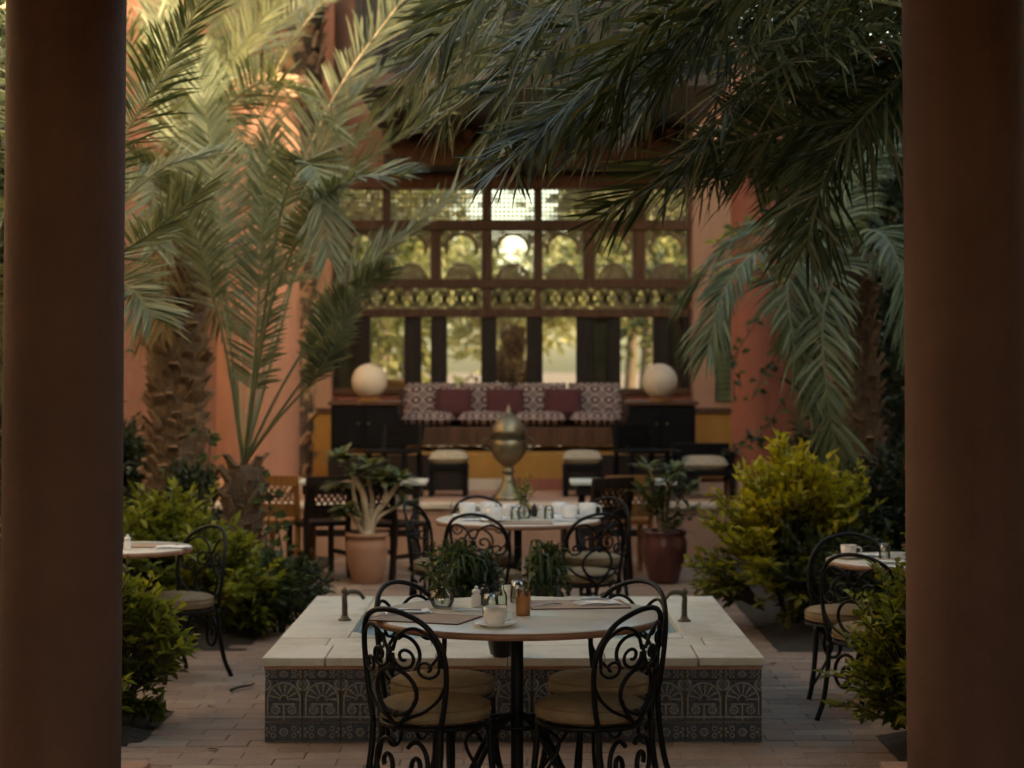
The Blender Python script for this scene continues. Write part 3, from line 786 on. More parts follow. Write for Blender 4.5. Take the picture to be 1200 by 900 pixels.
shaker('white salt shaker on the table behind the fountain', atb(634, .1), mt['china'])
shaker('black pepper shaker on the table behind the fountain', atb(626, .18), mt['black'])
tumbler('glass tumbler beside the vase on the table behind the fountain', atb(604, -.08))
tumbler('glass tumbler beside the salt shaker on the table behind the fountain', atb(643, -.02))
napkin('folded white napkin at the left of the table behind the fountain', atb(555, -.14), .18, .13, .1)
napkin('folded white napkin at the right of the table behind the fountain', atb(660, -.2), .18, .13, -.1)
napkin('pale napkin at the far side of the table behind the fountain', atb(660, .2), .2, .12, .4)
# side tables
g = Vector((XA(203, LY - .08), LY - .06, TZ)); napkin('folded white napkin on the table by the left column', g, .2, .14, .1)
placemat('tan placemat on the table by the left column', 0, 900, .3, .2, 0)
pm = [o for o in bpy.data.objects if o.get('label', '').startswith('tan placemat on the table by')][0]; pm.location = (XA(175, LY), LY + .02, TZ)
shaker('white salt shaker on the table by the left column', Vector((XA(152, LY - .2), LY - .22, TZ)), mt['china'])
shaker('black pepper shaker on the table by the left column', Vector((XA(146, LY - .12), LY - .14, TZ)), mt['black'])
cup('white cup and saucer on the table by the right column', Vector((XA(994, RY), RY + .03, TZ)), True, 1.0)
napkin('crumpled white napkin on the table by the right column', Vector((XA(1022, RY), RY + .16, TZ)), .2, .13, .2)
napkin('folded white napkin near the front of the table by the right column', Vector((XA(1030, RY), RY - .2, TZ)), .19, .12, 0)
tumbler('upturned glass tumbler on the table by the right column', Vector((XA(1037, RY), RY + .05, TZ)), .03, .08)

# ------------------------------------------------------------------ terrace, dais and the pavilion front
PF, PZ = 18.0, .49           # terrace front and height
DF, DZ = 20.0, .86           # dais front and height
WY = 22.3                    # window plane
b = MB(); b.box(-5.2, 5.2, PF, WY + .2, -.05, PZ - .05); struct(b.build('terrace', mt['tan']))
b = MB()
x = -5.2
while x < 5.1:
    b.box(x + .004, x + .646, PF - .04, PF + .34, PZ - .046, PZ); x += .65
struct(b.build('terrace_coping', mt['cream_stucco'], None, bevel=.012))
b = MB(); b.box(-5.2, 5.2, PF + .342, DF, PZ - .052, PZ - .004); struct(b.build('terrace_floor', mt['tan']))
b = MB(); b.box(-2.0, 1.85, DF, WY - .1, PZ, DZ); dais = struct(b.build('dais', mt['ochre']))
for q, (a_, c_) in enumerate(((-2.0, XA(548, DF)), (XA(662, DF), 1.85))):
    b = MB(); b.box(a_ + .002, c_ - .002, DF - .03, DF - .0005, PZ + .002, DZ - .002); b.build('panelling', mt['dark_wood'], dais)
b = MB(); b.box(XA(548, DF), XA(600, DF), DF - .012, DF, PZ, PZ + .12); b.build('skirting', mt['cream_stucco'], dais)
b = MB(); b.box(XA(600, DF) + .002, XA(662, DF), DF - .012, DF, PZ, PZ + .12); b.build('skirting', mt['red'], dais)
# back wall in pieces round the window
def wz(py): return P(600, py, WY).z
def wx(px): return XA(px, WY)
t = thing('pavilion_wall', 'salmon plastered back wall of the courtyard around the wooden window screen', 'building', (0, WY, 0))
mb = MB(); mb.box(-5.2, wx(391), WY - .05, WY + .35, 0, 7.5); mb.build('wall', mt['salmon'], t)
mb = MB(); mb.box(wx(808), 5.2, WY - .05, WY + .35, 0, 5.55); mb.build('wall', mt['salmon'], t)
mb = MB(); mb.box(wx(391), wx(808), WY + .12, WY + .35, wz(205) + .02, 6.4); mb.build('wall', mt['salmon'], t)
mb = MB(); mb.box(wx(391), wx(808), WY - .02, WY + .3, DZ, wz(462)); mb.build('sill_wall', mt['red'], t)
for x0, x1 in ((wx(352), wx(389.5)), (wx(811), wx(870))):
    mb = MB(); mb.box(x0, x1, WY - .13, WY - .052, PZ, wz(484)); mb.build('wainscot', mt['ochre'], t)
    mb = MB(); mb.box(x0, x1, WY - .12, WY - .0522, wz(478) + .003, 4.6); mb.build('pilaster', mt['peach'], t)
    mb = MB(); mb.box(x0 - .01, x1 + .01, WY - .16, WY - .052, wz(484) + .003, wz(478)); mb.build('moulding', mt['brown_wood'], t)
for x0, x1, y0, y1 in ((wx(358), wx(369), 290, 468), (wx(837), wx(858), 345, 470)):
    mb = MB(); mb.box(x0, x1, WY - .14, WY - .1205, wz(y1), wz(y0)); mb.build('shutter', mt['dark_wood'], t)
    mb = MB()
    for k in range(18):
        z = wz(y1) + (wz(y0) - wz(y1)) * (k + .5) / 18; mb.box(x0 + .01, x1 - .01, WY - .155, WY - .141, z - .03, z + .03)
    stuff(mb.build('slat', mt['stem'], t))
# the two big round columns before the window wall
for lab, px, m_, top in (('thick salmon round column left of the window screen', 303, 'salmon', 4.35), ('thick red round column right of the window screen', 905, 'red', 4.2)):
    Y = 18.95; x = XA(px, Y)
    t = thing('round_column', lab, 'column', (x, Y, PZ))
    mb = MB(); mb.lathe([(.40, PZ), (.405, PZ + 1), (.40, top - .25), (.40, top)], 48, (x, Y, 0)); mb.build('shaft', mt[m_], t, 40)
    mb = MB(); mb.lathe([(.46, PZ), (.46, PZ + .16), (.44, PZ + .19), (.403, PZ + .2)], 48, (x, Y, 0)); mb.build('base_ring', mt['tan'], t, 40)
    mb = MB(); mb.lathe([(.42, top), (.50, top + .06), (.52, top + .2), (.52, top + .26)], 48, (x, Y, 0)); mb.build('capital', mt['tan'], t, 40)

# ---- wooden window screen
t = thing('window_screen', 'tall carved wooden window screen with lattice panels at the back', 'window', (0, WY, DZ))
def member(name, x0, x1, z0, z1, d=.06, mat='brown_wood', dy=0):
    mb = MB(); mb.box(x0, x1, WY - d + dy, WY + .08, z0, z1); return mb.build(name, mt[mat], t, bevel=.006, seg=1)
xs = wx
rails = [(462, 455, 'rail', .07), (372, 362, 'rail', .09), (338, 327, 'rail', .075), (270, 258, 'rail', .075), (222, 205, 'head_beam', .12)]
for y0, y1, nm, d in rails: member(nm, xs(391), xs(808), wz(y0), wz(y1), d, 'brown_wood' if nm == 'rail' else 'red_wood')
for p0, p1 in ((391, 397), (416, 434), (474, 494), (505, 524), (564, 582), (617, 636), (675, 695), (712, 727), (765, 785), (801, 808)):
    member('post', xs(p0), xs(p1), wz(455) + .001, wz(372) - .001, .055, 'dark_wood')
for y0, y1, pp in ((362, 338, ((391, 424), (565, 576), (626, 634), (801, 808))), (327, 270, ((391, 396), (448, 457), (505, 516), (565, 576), (626, 635), (684, 697), (742, 756), (806, 808))), (258, 222, ((391, 396), (448, 457), (565, 576), (626, 635), (742, 756), (806, 808)))):
    for p0, p1 in pp: member('post', xs(p0), xs(p1), wz(y0) + .001, wz(y1) - .001, .05, 'brown_wood')
def panel_bead(x0, x1, z0, z1, pitch=.05, mask=None, br=.02, r=.011):
    mb = MB(); nx = max(2, round((x1 - x0) / pitch)); nz = max(2, round((z1 - z0) / pitch)); px_, pz_ = (x1 - x0) / nx, (z1 - z0) / nz
    for i in range(nx + 1):
        for j in range(nz + 1):
            x, z = x0 + i * px_, z0 + j * pz_
            if mask and not mask((x - x0) / (x1 - x0), (z - z0) / (z1 - z0)): continue
            mb.lathe([(.004, -.021), (br, -.010), (br, .010), (.004, .021)], 6, (x, WY + .02, z))
            if i < nx and (not mask or mask((x + px_ - x0) / (x1 - x0), (z - z0) / (z1 - z0))): mb.box(x, x + px_, WY + .014, WY + .026, z - r * .7, z + r * .7)
            if j < nz and (not mask or mask((x - x0) / (x1 - x0), (z + pz_ - z0) / (z1 - z0))): mb.box(x - r * .7, x + r * .7, WY + .013, WY + .025, z, z + pz_)
    stuff(mb.build('lattice', mt['lattice'], t))
def panel_diag(x0, x1, z0, z1):
    mb = MB(); h = z1 - z0; n = max(1, round((x1 - x0) / (h * .72))); s = (x1 - x0) / n
    for i in range(n):
        a = x0 + i * s
        for q in range(3):
            o = s * q / 3
            for sg in (1, -1):
                def pt(u): return a + u if sg > 0 else a + s - u
                mb.bar((pt(o * .5), WY + .02, z0), (pt(s - (s - o) * .5 * (q > 0)), WY + .02, z1) if q == 0 else (pt(min(s, o * .5 + s * .5)), WY + .02, z1), .019, .022, 0, (0, 1, 0))
        mb.tube([(a + s / 2 + .3 * h * math.cos(k * PI / 6), WY + .005, z0 + h / 2 + .3 * h * math.sin(k * PI / 6)) for k in range(12)], .010, 4, closed=True)
    stuff(mb.build('lattice', mt['lattice'], t))
for p0, p1 in ((396, 448), (457, 565), (576, 626), (635, 742), (756, 806)): panel_bead(xs(p0), xs(p1), wz(258), wz(222), .048, None, .0175, .0088)
for p0, p1 in ((424, 565), (576, 626), (634, 801)): panel_diag(xs(p0), xs(p1), wz(362), wz(338))
def arch_mask(u, v):
    # spandrels over a horseshoe opening, and a fan at the foot
    r1 = math.hypot((u - .5) * .95, (v - .60) * 1.12)
    if v > .60: return r1 > .34
    if math.hypot((u - .5) * .95, v * 1.1) < .34: return True
    return abs(u - .5) > .47
for p0, p1 in ((396, 448), (457, 505), (516, 565), (576, 626), (635, 684), (697, 742), (756, 806)):
    panel_bead(xs(p0), xs(p1), wz(327), wz(270), .038, arch_mask, .0175, .0145)
    x0, x1, z0, z1 = xs(p0), xs(p1), wz(327), wz(270); W, Hh = x1 - x0, z1 - z0
    mb = MB(); pts = []
    for k in range(25):
        a = -.35 + (PI + .7) * k / 24; pts.append((x0 + W * (.5 + math.cos(a) * .36), WY + .012, z0 + Hh * (.62 + math.sin(a) * .30)))
    mb.tube(pts, .021, 5)
    mb.tube([(x0 + W * (.5 + math.cos(PI * k / 14) * .36), WY + .012, z0 + Hh * (math.sin(PI * k / 14) * .31)) for k in range(15)], .014, 5)
    mb.build('arch_bead', mt['lattice'], t, True)
for p0, p1 in ((397, 416), (434, 474), (494, 505), (524, 564), (582, 617), (636, 675), (695, 712), (727, 765), (785, 801)):
    mb = MB(); mb.box(xs(p0) - .004, xs(p1) + .004, WY + .045, WY + .05, wz(455) - .004, wz(372) + .004); mb.build('pane', mt['pane'], t)
# eaves and wooden gallery above the screen
t = thing('wooden_gallery', 'dark timber eaves and gallery projecting above the window screen', 'gallery', (0, WY, wz(205)))
z0 = wz(205)
mb = MB(); mb.box(xs(455), xs(806), WY - .75, WY + .1, z0 + .005, z0 + .10); mb.build('eave_board', mt['dark_wood'], t)
mb = MB(); mb.box(xs(455), xs(806), WY - .85, WY - .76, z0 + .02, z0 + .20); mb.build('fascia', mt['brown_wood'], t)
mb = MB(); mb.box(xs(455) + .05, xs(806) - .05, WY - .70, WY + .1, z0 + .102, z0 + .44); mb.build('frieze', mt['red_wood'], t)
for k in range(16):
    x = xs(460) + (xs(800) - xs(460)) * k / 15
    mb = MB(); mb.box(x - .04, x + .04, WY - 1.1, WY - .702, z0 + .30, z0 + .40); mb.build('bracket', mt['brown_wood'], t)
mb = MB(); mb.box(xs(450), xs(810), WY - 4.1, WY + .1, z0 + .442, z0 + .56); mb.build('soffit', mt['dark_wood'], t)
mb = MB(); mb.box(xs(450), xs(810), WY - 4.0, WY + .1, z0 + .562, z0 + 2.9); mb.build('gallery_front', mt['black_wood'], t)
for k in range(12):
    x = xs(454) + (xs(806) - xs(454)) * k / 11
    mb = MB(); mb.box(x - .03, x + .03, WY - 4.06, WY - 4.002, z0 + .565, z0 + 2.88); mb.build('batten', mt['black_wood'], t)

# ---- sofa, cabinets, globes, urn
SY = 21.2
sx0, sx1 = XA(470, SY), XA(731, SY)
t = thing('sofa', 'long wooden sofa under the window with maroon patterned cushions', 'sofa', ((sx0 + sx1) / 2, SY, DZ))
mb = MB(); mb.box(sx0 - .04, sx1 + .04, SY - .42, SY + .5, DZ + .06, DZ + .26); mb.build('base', mt['brown_wood'], t, bevel=.01)
for x in (sx0, (sx0 + sx1) / 2, sx1):
    for yy in (SY - .36, SY + .42):
        mb = MB(); mb.box(x - .035, x + .035, yy - .035, yy + .035, DZ, DZ + .06); mb.build('foot', mt['dark_wood'], t)
mb = MB(); mb.box(sx0 - .06, sx1 + .06, SY + .502, SY + .56, DZ + .06, DZ + .62); mb.build('back_panel', mt['red_wood'], t)
def cushion_mesh(name, mat, parent, cx, cy, cz, w, d, h, rx=0, rz=0):
    n = 10; vs_, fs = [], []
    for sgn in (1, -1):
        for j in range(n + 1):
            for i in range(n + 1):
                u, v = 2 * i / n - 1, 2 * j / n - 1
                k = max(0, (1 - u ** 4) * (1 - v ** 4)) ** .45
                vs_.append(Vector((u * w / 2 * (1 - .05 * (1 - k)), v * d / 2 * (1 - .05 * (1 - k)), sgn * h / 2 * k)))
    m_ = (n + 1) ** 2
    for j in range(n):
        for i in range(n):
            a = j * (n + 1) + i; fs.append((a, a + 1, a + n + 2, a + n + 1)); fs.append((m_ + a, m_ + a + n + 1, m_ + a + n + 2, m_ + a + 1))
    rot = Matrix.Rotation(rz, 3, 'Z') @ Matrix.Rotation(rx, 3, 'X')
    mb = MB(); mb.add([rot @ v + Vector((cx, cy, cz)) for v in vs_], fs); return mb.build(name, mt[mat], parent, True)
cw = (sx1 - sx0) / 4
for k in range(4):
    cx = sx0 + cw * (k + .5)
    cushion_mesh('seat_cushion', 'fabric', t, cx, SY - .02, DZ + .34, cw * 1.0, .84, .17)
    cushion_mesh('back_cushion', 'fabric', t, cx, SY + .34, DZ + .53, cw * 1.01, .44, .18, R(74))
for lab, px in (('dark red throw pillow on the left half of the sofa', 531), ('dark red throw pillow behind the brass urn on the sofa', 592), ('dark red throw pillow on the right half of the sofa', 660)):
    cx = XA(px, SY); o = cushion_mesh('throw_pillow', 'maroon', None, cx, SY + .14, DZ + .51, .44, .36, .15, R(66), rng.uniform(-.15, .15)); tag(o, lab, 'pillow', 'throw pillows on the sofa')
def cabinet(label, p0, p1):
    Y = 20.55; x0, x1 = XA(p0, Y), XA(p1, Y)
    t = thing('cabinet', label, 'cabinet', ((x0 + x1) / 2, Y, DZ))
    top = P(600, 470, Y).z
    mb = MB(); mb.box(x0, x1, Y - .28, Y + .28, DZ + .04, top - .042); mb.build('body', mt['black_wood'], t, bevel=.01)
    mb = MB(); mb.box(x0 - .03, x1 + .03, Y - .31, Y + .31, top - .04, top); mb.build('top', mt['brown_wood'], t, bevel=.008)
    for k in range(2):
        a = x0 + .03 + k * (x1 - x0 - .04) / 2; mb = MB(); mb.box(a, a + (x1 - x0) / 2 - .05, Y - .298, Y - .281, DZ + .09, top - .08); d = mb.build('door', mt['black_wood'], t, bevel=.004)
        mb = MB(); mb.lathe([(.004, 0), (.012, .01), (.012, .02), (.002, .028)], 8, (a + ((x1 - x0) / 2 - .09 if k == 0 else .04), Y - .31, DZ + .30)); mb.build('knob', mt['brass'], d, True)
    for q in (x0 + .04, x1 - .04):
        mb = MB(); mb.box(q - .03, q + .03, Y - .25, Y + .25, DZ, DZ + .038); mb.build('foot', mt['black_wood'], t)
    return top
top = cabinet('black wooden cabinet left of the sofa under a pale globe', 391, 468)
cabinet('black wooden cabinet right of the sofa under a pale globe', 735, 812)
for lab, px in (('pale globe lamp on the left black cabinet', 433), ('pale globe lamp on the right black cabinet', 773)):
    Y = 20.5; x = XA(px, Y)
    t = thing('globe_lamp', lab, 'lamp', (x, Y, top))
    r = .188
    mb = MB(); mb.lathe([(max(.0005, r * math.sin(PI * k / 20)), top + .055 + r - r * math.cos(PI * k / 20) - .03) for k in range(1, 21)], 32, (x, Y, 0)); mb.build('globe', mt['stone_globe'], t, True)
    mb = MB(); mb.lathe([(.12, .001), (.12, .018), (.09, .03), (.08, .034)], 24, (x, Y, top)); mb.build('base', mt['orange_wood'], t, True)
# brass urn
UY = 18.6; ux = XA(596, UY)
t = thing('brass_urn', 'tall brass urn on a flared foot in front of the sofa', 'urn', (ux, UY, PZ))
def up(py): return P(600, py, UY).z - PZ
mb = MB(); mb.lathe([(.17, 0), (.175, .02), (.14, .05), (.085, .12), (.055, .20), (.045, .25)], 32, (ux, UY, PZ)); mb.build('foot', mt['brass'], t, True)
mb = MB(); mb.lathe([(.045, .25), (.065, .265), (.065, .285), (.04, .30), (.06, .33), (.12, .38), (.165, .45), (.178, .52), (.17, .575), (.16, .585)], 32, (ux, UY, PZ)); mb.build('body', mt['brass'], t, True)
mb = MB(); mb.lathe([(.16, .587), (.182, .59), (.182, .612), (.16, .616)], 32, (ux, UY, PZ)); mb.build('band', mt['bronze'], t, 40)
mb = MB(); mb.lathe([(.168, .618), (.172, .66), (.15, .72), (.10, .78), (.05, .825), (.02, .85), (.026, .87), (.014, .885), (.004, .92)], 32, (ux, UY, PZ)); mb.build('lid', mt['brass'], t, True)
for s in (-1, 1):
    mb = MB(); mb.tube(spline([(ux + s * .165, UY, PZ + .48), (ux + s * .235, UY, PZ + .50), (ux + s * .24, UY, PZ + .57), (ux + s * .17, UY, PZ + .60)], 5), .012, 6); mb.build('handle', mt['bronze'], t, True)
# stools
def stool(label, p0, p1, Y):
    x0, x1 = XA(p0, Y), XA(p1, Y); t = thing('stool', label, 'stool', ((x0 + x1) / 2, Y, PZ))
    for x in (x0 + .03, x1 - .03):
        for yy in (Y - .17, Y + .17): mb = MB(); mb.box(x - .025, x + .025, yy - .025, yy + .025, PZ, PZ + .27); mb.build('leg', mt['black_wood'], t)
    mb = MB(); mb.box(x0, x1, Y - .2, Y + .2, PZ + .272, PZ + .31); mb.build('frame', mt['black_wood'], t)
    mb = MB(); mb.box(x0 + .03, x1 - .03, Y - .155, Y + .155, PZ + .06, PZ + .268); mb.build('skirt', mt['dark_wood'], t)
    cushion_mesh('cushion', 'stool_cloth', t, (x0 + x1) / 2, Y, PZ + .375, x1 - x0 + .02, .42, .15)
stool('beige cushioned dark stool on the terrace left of the brass urn', 503, 549, 19.2)
stool('beige cushioned dark stool on the terrace right of the brass urn', 659, 705, 19.2)

# wooden cafe tables and chairs before the terrace
def cafe_table(label, x0, x1, Y, d=.55):
    t = thing('cafe_table', label, 'table', ((x0 + x1) / 2, Y, 0))
    mb = MB(); mb.box(x0, x1, Y - d / 2, Y + d / 2, .745, .775); mb.build('tabletop', mt['marble'], t, bevel=.006)
    mb = MB(); mb.box(x0 + .05, x1 - .05, Y - d / 2 + .05, Y + d / 2 - .05, .66, .743); mb.build('apron', mt['dark_wood'], t)
    for x in (x0 + .1, x1 - .1):
        mb = MB(); mb.bar((x, Y - .14, .04), (x, Y + .02, .66), .06, .05, 0, (0, 1, 0)); mb.bar((x, Y + .14, .04), (x, Y - .02, .66), .06, .05, 0, (0, 1, 0)); mb.build('trestle', mt['dark_wood'], t)
        mb = MB(); mb.box(x - .05, x + .05, Y - .24, Y + .24, 0, .04); mb.build('foot', mt['dark_wood'], t)
    mb = MB(); mb.box(x0 + .13, x1 - .13, Y - .02, Y + .02, .28, .34); mb.build('stretcher', mt['dark_wood'], t)
TBY = 16.95
cafe_table('marble topped trestle table on the left behind the potted plumeria', XA(352, TBY), XA(501, TBY), TBY)
cafe_table('marble topped trestle table on the right behind the red pot', XA(668, TBY), XA(790, TBY), TBY)
def wood_chair(label, x, Y, rz, mat, z=0, hb=.84):
    t = thing('wooden_chair', label, 'chair', (x, Y, z), rz)
    for sx in (-1, 1):
        mb = MB(); mb.box(sx * .19 - .02, sx * .19 + .02, .16, .20, 0, .43); mb.build('leg', mt[mat], t, local=True)
        mb = MB(); mb.bar((sx * .19, -.23, 0), (sx * .19, -.19, .45), .04, .04, 0, (0, 1, 0)); mb.bar((sx * .19, -.19, .45), (sx * .19, -.25, hb), .04, .035, 0, (0, 1, 0)); mb.build('leg', mt[mat], t, local=True)
    mb = MB(); mb.box(-.215, .215, -.20, .225, .432, .47); mb.build('seat', mt[mat], t, bevel=.008, local=True)
    mb = MB(); mb.bar((-.21, -.252, hb - .03), (.21, -.252, hb - .03), .03, .09); mb.build('top_rail', mt[mat], t, local=True)
    mb = MB(); mb.bar((-.17, -.205, .56), (.17, -.205, .56), .025, .11); mb.build('mid_rail', mt[mat], t, local=True)
    mb = MB()
    for k in range(7):
        for s in (-1, 1):
            xa = -.17 + .34 * k / 6; xb = xa + s * .11
            if abs(xb) > .171: xb = math.copysign(.17, xb)
            mb.bar((xa, -.212 + s * .004, .62), (xb, -.243 + s * .004, hb - .08), .014, .014)
    mb.build('lattice', mt[mat], t, local=True)
    for s in (-1, 1):
        mb = MB(); mb.box(s * .19 - .012, s * .19 + .012, -.19, .17, .18, .215); mb.build('stretcher', mt[mat], t, local=True)
wood_chair('orange wood chair with lattice back beside the young palm', XA(335, 16.5), 16.5, R(-14), 'orange_wood')
wood_chair('dark wooden chair between the orange chair and the plumeria pot', XA(374, 16.35), 16.35, R(28), 'dark_wood')
wood_chair('dark wooden chair right of the plumeria pot', XA(463, 16.2), 16.2, R(-40), 'dark_wood')
wood_chair('orange wood chair behind the red glazed pot', XA(730, 16.5), 16.5, R(10), 'orange_wood')
wood_chair('dark wooden chair beside the right hand marble table', XA(697, 16.1), 16.1, R(35), 'dark_wood')
wood_chair('dark wooden chair on the terrace left of the stool', XA(462, 18.9), 18.9, R(160), 'black_wood', PZ, .70)
wood_chair('dark wooden chair on the terrace right of the stool', XA(752, 18.9), 18.9, R(-160), 'black_wood', PZ, .70)
# wide armchair with tan cushion at the far right
AY = 18.9; ax0, ax1 = XA(790, AY), XA(858, AY)
t = thing('armchair', 'black armchair with tan cushion beside the red round column', 'armchair', ((ax0 + ax1) / 2, AY, PZ))
mb = MB(); mb.box(ax0, ax1, AY - .25, AY + .3, PZ + .22, PZ + .28); mb.build('frame', mt['black_wood'], t, bevel=.008)
for x in (ax0 + .03, ax1 - .03):
    for yy in (AY - .22, AY + .27): mb = MB(); mb.box(x - .025, x + .025, yy - .025, yy + .025, PZ, PZ + (.48 if yy > AY else .42)); mb.build('leg', mt['black_wood'], t)
    mb = MB(); mb.box(x - .03, x + .03, AY - .25, AY + .3, PZ + .42, PZ + .46); mb.build('arm', mt['black_wood'], t, bevel=.005)
mb = MB(); mb.box(ax0, ax1, AY + .302, AY + .34, PZ + .28, PZ + .52); mb.build('backrest', mt['black_wood'], t, bevel=.008)
cushion_mesh('cushion', 'stool_cloth', t, (ax0 + ax1) / 2, AY, PZ + .33, ax1 - ax0 - .08, .5, .16)

# ------------------------------------------------------------------ plants
def frond(parent, ctrl, L, mat, rmat, seed, n=70, wid=.024, bare=.15, droop=.25, lift=.25, roll=0.0, thick=.012, jit=.12):
    r = random.Random(seed); pts = spline(ctrl, 14); mb = MB()
    mb.tube(pts, lambda q: thick * (1 - .85 * q) + .0015, 5, 1)
    tot = len(pts) - 1; up0 = Vector((0, 0, 1))
    for k in range(n):
        q = bare + (1 - bare) * k / (n - 1); f = q * tot; i = min(int(f), tot - 1); p = pts[i].lerp(pts[i + 1], f - i)
        T = (pts[min(i + 2, tot)] - pts[max(i - 1, 0)]).normalized()
        S = T.cross(up0)
        if S.length < .25: S = T.cross(Vector((0, -1, .2)))
        S.normalize(); N = S.cross(T).normalized()
        if roll: rm = Matrix.Rotation(roll, 3, T); S = rm @ S; N = rm @ N
        qq = (q - bare) / (1 - bare)
        ll = L * (.45 + .55 * math.sin(PI * min(1, qq * 1.15 + .16))) if qq < .72 else L * (.98 - 1.35 * (qq - .72) ** 1.0)
        ang = R(64 - 36 * qq)
        for s in (-1, 1):
            if r.random() < .04: continue
            a = ang + r.gauss(0, jit); li = lift + r.gauss(0, jit * 1.5)
            d = (T * math.cos(a) + S * (s * math.sin(a)) + N * li).normalized()
            lw = wid * r.uniform(.8, 1.15); l2 = ll * r.uniform(.85, 1.1); tw = r.gauss(0, .35)
            wd = (d.cross(N) * math.cos(tw) + N * math.sin(tw)).normalized() * (lw / 2)
            t_ = r.uniform(.02, 1); v0 = p; dd = droop * r.uniform(.5, 1.5)
            m1 = v0 + d * (l2 * .35) + Vector((0, 0, -dd * l2 * .06)); m2 = v0 + d * (l2 * .72) + Vector((0, 0, -dd * l2 * .30)); m3 = v0 + d * (l2 * .96) + Vector((0, 0, -dd * l2 * .62))
            mb.add([v0 - wd * .4, v0 + wd * .4, m1 + wd, m1 - wd, m2 + wd * .8, m2 - wd * .8, m3], [(0, 1, 2, 3), (3, 2, 4, 5), (5, 4, 6)], 0, t_)
    return mb.build('frond', [mat, rmat], parent)
def px3(lst): return [P(*a) for a in lst]
def palm_trunk(t, base, top, r0, r1, seed, rows=16, per=9, boots=True, bs=1.0, bm_='palm_boot'):
    rows, per, bs = int(rows * 1.3), per, bs * .8
    r = random.Random(seed); base, top = Vector(base), Vector(top)
    mb = MB(); pts = [base.lerp(top, k / 24) + Vector((.02 * math.sin(k * .9), .02 * math.cos(k * .7), 0)) for k in range(25)]
    mb.tube(pts, lambda q: (r0 + (r1 - r0) * q) * (.88 + .06 * math.sin(q * 60)), 18); tr = mb.build('trunk', mt['palm_trunk'], t, True)
    if not boots: return
    mb = MB(); ln = (top - base).length
    for k in range(int(420 * ln)):
        q = r.random(); a = r.uniform(0, 2 * PI); rr = (r0 + (r1 - r0) * q) * r.uniform(.88, 1.12); c = base.lerp(top, q); u = Vector((math.cos(a), math.sin(a), 0)); s_ = Vector((-u.y, u.x, 0))
        p = c + u * rr; e = p + u * r.uniform(.0, .07) + s_ * r.gauss(0, .05) + Vector((0, 0, r.uniform(-.14, .10))); wv = s_ * r.uniform(.002, .007) + Vector((0, 0, .002))
        mb.add([p - wv, p + wv, e], [(0, 1, 2)], 0, 0)
    stuff(mb.build('fibre', mt[bm_], t))
    mbp = MB(); w_, h_ = .13 * bs, .16 * bs
    mbp.add([(-w_ / 2, 0, 0), (w_ / 2, 0, 0), (w_ * .42, .02, h_ * .5), (-w_ * .42, .02, h_ * .5), (w_ * .3, .085 * bs, h_), (-w_ * .3, .085 * bs, h_), (-w_ / 2, -.05, 0), (w_ / 2, -.05, 0), (w_ * .25, .03, h_ * 1.04), (-w_ * .25, .03, h_ * 1.04)],
            [(0, 1, 2, 3), (3, 2, 4, 5), (5, 4, 8, 9), (6, 0, 3, 9), (3, 5, 9), (1, 7, 8, 2), (2, 8, 4), (6, 7, 1, 0)])
    first_ = None
    for k in range(rows * per):
        q = (k + .5) / (rows * per); a = k * 2.39996; c = base.lerp(top, q); rr = (r0 + (r1 - r0) * q) * .86
        if first_ is None: o = first_ = mbp.build('leaf_base', mt[bm_], t, local=True)
        else: o = first_.copy(); C.objects.link(o); o.parent = t
        o.location = c + Vector((math.cos(a) * rr, math.sin(a) * rr, r.uniform(-.02, .02))) - t.location
        sc_ = r.uniform(.75, 1.25); o.scale = (sc_, sc_ * r.uniform(.7, 1.3), sc_ * r.uniform(.8, 1.2)); o.rotation_euler = (r.gauss(0, .12), r.gauss(0, .15), a - PI / 2 + r.gauss(0, .12))

